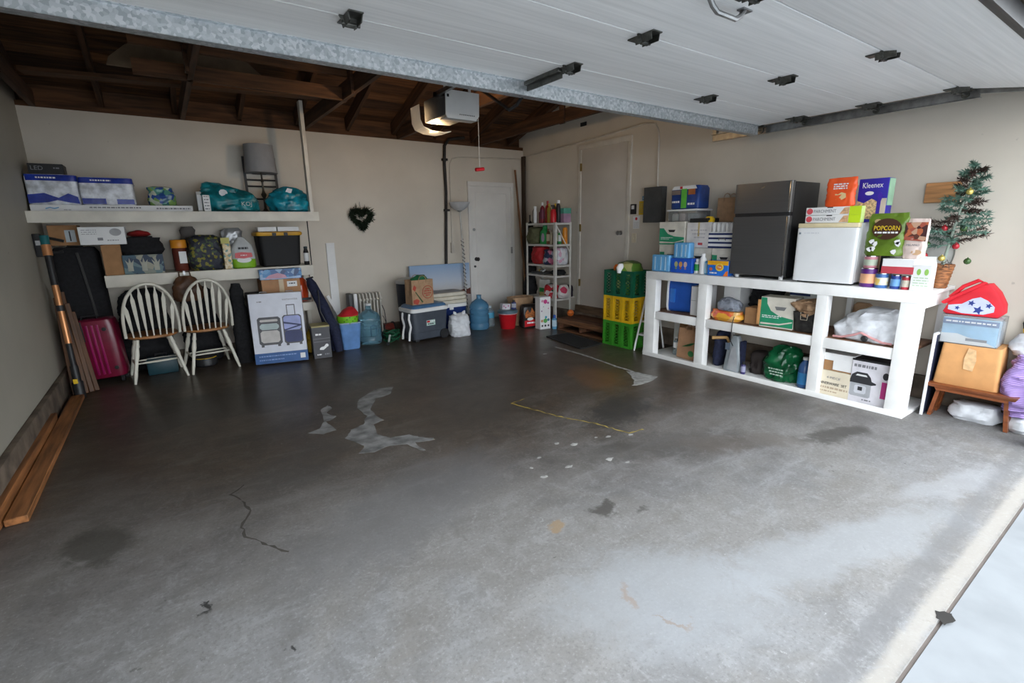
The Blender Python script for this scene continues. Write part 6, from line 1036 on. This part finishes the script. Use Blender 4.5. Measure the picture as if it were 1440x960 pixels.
wx = thing('shoe_box', 'white lidded box with a cutaway side on the dinnerware carton', 'box', (4.43, 1.617, BZ+.206), -90); G().box(-.125, .125, -.13, .13, 0, .10, .002, 1).done('box_body', CARD, wx); G().box(-.132, .132, -.14, .14, .085, .145, .003, 1).done('lid', PAPERW, wx); G().box(-.01, .13, -.141, -.128, .012, .10, .002, 1).done('white_front', PAPERW, wx); box('purple_side', .125, .1265, -.12, .12, .02, .09, mat('plum', (.25, .08, .22), .5), wx)
ck = carton('cooker_box', 'white carton with a pressure cooker picture in the bottom bay', 'box', (4.43, 1.365, BZ), .25, .30, .345, mat('cool_white_card', (.74, .72, .77), .4), -90); box('black_top', -.1255, .1255, -.1505, .1505, .332, .346, BLACK, ck)
dashes(ck, -.11, .04, .295, -.15, GREYINK, .022, 12); shape('cooker_base', [(-.12, .06), (-.11, .05), (.01, .05), (.02, .06), (.02, .16), (-.12, .16)], -.15, mat('cooker_silver', (.42, .43, .46), .4), ck); shape('cooker_lid', [(-.124, .155), (.022, .155), (.05, .165), (.05, .175), (.02, .185), (.01, .215), (-.015, .245), (-.085, .245), (-.115, .22), (-.124, .18)], -.151, INK, ck); shape('lid_shine', [(-.09, .215), (-.08, .228), (-.02, .228), (-.01, .215)], -.1522, PAPERW, ck); shape('control_panel', rr(-.09, -.01, .075, .14, .01), -.151, mat('panel_pale', (.62, .63, .68), .4), ck); pat('display', -.065, -.035, .10, .13, -.1535, INK, ck); pat('magenta_print', .085, .123, .07, .20, -.15, mat('magenta', (.50, .04, .22), .5), ck); shape('dark_badge', ell(.105, .245, .02, .028), -.15, INK, ck); dashes(ck, -.03, .03, .03, -.15, GREYINK, .01)
# ---------------------------------------------------------------- bench corner by the doorway
fp = thing('framed_panel', 'thin white edged panel standing between the shelf and the bench', 'panel', (4.575, 1.05, 0), -90); G().box(-.012, .0, -.15, .15, .002, .60, .001, 1).done('dark_board', NAVYC, fp); G().box(-.014, .004, -.165, -.148, 0, .615, .003).box(-.014, .004, .148, .165, 0, .615, .003).box(-.014, .004, -.15, .15, .6, .615, .003).done('frame', PAPERW, fp)
bnch = thing('wooden_bench', 'small reddish brown wooden bench by the doorway', 'bench', (4.565, .815, 0), -90); BW = woodmat('cherry_bench_wood', (.22, .065, .022), .3, axis=0)
G().prism([(-.235, .245), (-.225, .228), (.225, .228), (.235, .245), (.235, .252), (-.235, .252)], -.15, .13, .003).done('bench_top', BW, bnch); G().prism([(-.20, .232), (-.185, .205), (.185, .205), (.20, .232)], -.135, -.118).done('apron', BW, bnch); G().prism([(-.20, .232), (-.185, .205), (.185, .205), (.20, .232)], .098, .115).done('apron', BW, bnch)
for x in (-.175, .175):
    g = G(); s = 1 if x > 0 else -1; pr_ = [(-.11, 0), (-.05, 0), (-.03, .05), (.01, .05), (.03, 0), (.09, 0), (.085, .23), (-.10, .23)]
    A = [g.b.verts.new((x+s*(.03 if z < .1 else 0)-.011, y, z)) for y, z in pr_]; B = [g.b.verts.new((x+s*(.03 if z < .1 else 0)+.011, y, z)) for y, z in pr_]
    g.b.faces.new(A); g.b.faces.new(B[::-1]); [g.b.faces.new((A[i], A[(i+1) % 8], B[(i+1) % 8], B[i])) for i in range(8)]; bmesh.ops.triangulate(g.b, faces=g.b.faces); g.done('leg', BW, bnch)
cb = thing('cardboard_box', 'orange brown cardboard box with peeled tape on the bench', 'box', (4.60, .868, .253), -88); G().loft([(0, .172, .135), (.003, .174, .137), (.29, .155, .125), (.293, .153, .123)], 28, 14).done('box_body', CARDL, cb); shape('peeled_tape', [(-.02, .13), (.03, .12), (.04, .2), (.03, .27), (-.01, .28), (-.025, .2)], -.1365, mat('peeled_paper', (.66, .42, .22), .7, var=.15, scale=30), cb)
ctn = thing('clear_tote', 'clear tote holding blue and white packets on the cardboard box', 'tote', (4.60, .90, .547), -88); G().box(-.155, .155, -.115, .115, 0, .20, .006).done('tub', GLASSP, ctn); G().box(-.145, .145, -.108, -.08, .005, .185, .003).done('blue_packet', mat('packet_sky', (.34, .56, .74), .4), ctn); G().box(-.145, .145, -.1125, -.1085, .14, .178, .001).done('blue_header', mat('packet_header', (.10, .19, .38), .4), ctn); dashes(ctn, -.13, .13, .16, -.1135, WINK, .01, 2); shape('snow_print', [(-.145, .006), (.145, .006), (.08, .04), (0, .055), (-.06, .075), (-.145, .07)], -.1085, PAPERW, ctn); pat('grey_print', -.01, .1, .03, .048, -.111, GREYINK, ctn)
for i in range(3): G().box(-.145, .145, -.06+.05*i, -.03+.05*i, .005, .18-.01*i, .003).done('packet', mat('packet_pale', (.55, .62, .70), .4), ctn)
rbg = thing('red_tote_bag', 'red tote bag with navy and white star print on the clear tote', 'bag', (4.58, .905, .748), -90); RB = mat('bright_red_cloth', (.62, .012, .025), .6)
G().prism([(-.16, .015), (-.14, 0), (.13, 0), (.155, .03), (.15, .09), (.11, .17), (.06, .225), (.0, .215), (-.06, .16), (-.13, .10)], -.07, .07, .02).done('bag_body', RB, rbg)
shape('star_panel', [(-.13, .035), (-.05, .015), (.06, .018), (.11, .04), (.11, .075), (.07, .115), (.03, .135), (-.01, .12), (-.06, .08), (-.13, .065)], -.0705, mat('pale_lilac', (.50, .53, .74), .6), rbg)
def star(cx, cz, r): return [(cx+r*(1 if i % 2 == 0 else .45)*math.sin(i*PI/5+.3), cz+r*(1 if i % 2 == 0 else .45)*math.cos(i*PI/5+.3)) for i in range(10)]
for cx, cz, r in ((.03, .045, .032), (-.01, .09, .022), (.08, .08, .02), (-.08, .05, .016)): shape('navy_star', star(cx, cz, r), -.0716, mat('star_navy', (.02, .04, .20), .6), rbg)
G().tube([(-.13, -.06, .09), (-.16, -.075, .08), (-.10, -.08, .13), (-.02, -.075, .19), (.04, -.06, .235), (.0, -.05, .245), (-.07, -.055, .20), (-.13, -.06, .12)], .013, 8).done('strap', RB, rbg)
softbag('white_bag', 'white tissue bag at the end of the bench above the purple blanket', 'bag', (4.68, .60, .50), .17, .18, .15, PBAG, 71, .02, -90, top=.4)
pbl = thing('purple_blanket', 'lilac striped blanket draped over the end of the bench', 'blanket', (4.62, .592, .0), -90); G().loft([(.10, .05, .10), (.20, .08, .13), (.252, .085, .14), (.36, .09, .14), (.46, .07, .12), (.52, .03, .06)], 34, 3, .03, 72, 7).done('blanket_body', stripes('lilac_stripes', (.42, .30, .60), (.22, .14, .38), 28, 'Z', .8), pbl)
softbag('floor_bag', 'white plastic bag with an orange corner under the bench', 'plastic bag', (4.60, .79, 0), .27, .2, .12, PBAG, 73, .018, -90, top=.42)
softbag('floor_bag', 'white plastic bag on the floor past the end of the bench', 'plastic bag', (4.58, .565, 0), .13, .2, .10, PBAG, 74, .012, -90, top=.4)
cn = thing('walking_cane', 'black cane with a yellow band leaning at the wall by the bench', 'cane', (4.76, .62, 0)); G().tube([(.0, -.08, .0), (.03, .06, .70)], .009, 8).done('shaft', BLACK, cn); G().tube([(.03, .06, .69), (.03, .05, .74), (.03, .0, .75), (.03, -.03, .72)], .010, 8).done('crook', BLACK, cn); G().tube([(.0275, .046, .63), (.029, .052, .66)], .0105, 8).done('yellow_band', YELP, cn)
gnb = thing('recycling_tub', 'pale green plastic tub beside the doorway', 'tub', (4.32, .415, 0)); G().loft([(0, .085, .04), (.008, .09, .05), (.24, .1, .056), (.25, .102, .058)], 24, 7).done('tub_body', mat('pale_green_tub', (.28, .42, .34), .4), gnb); G().loft([(.24, .106, .061), (.256, .106, .061)], 24, 7).done('rim', mat('pale_green_tub', (.28, .42, .34), .4), gnb)
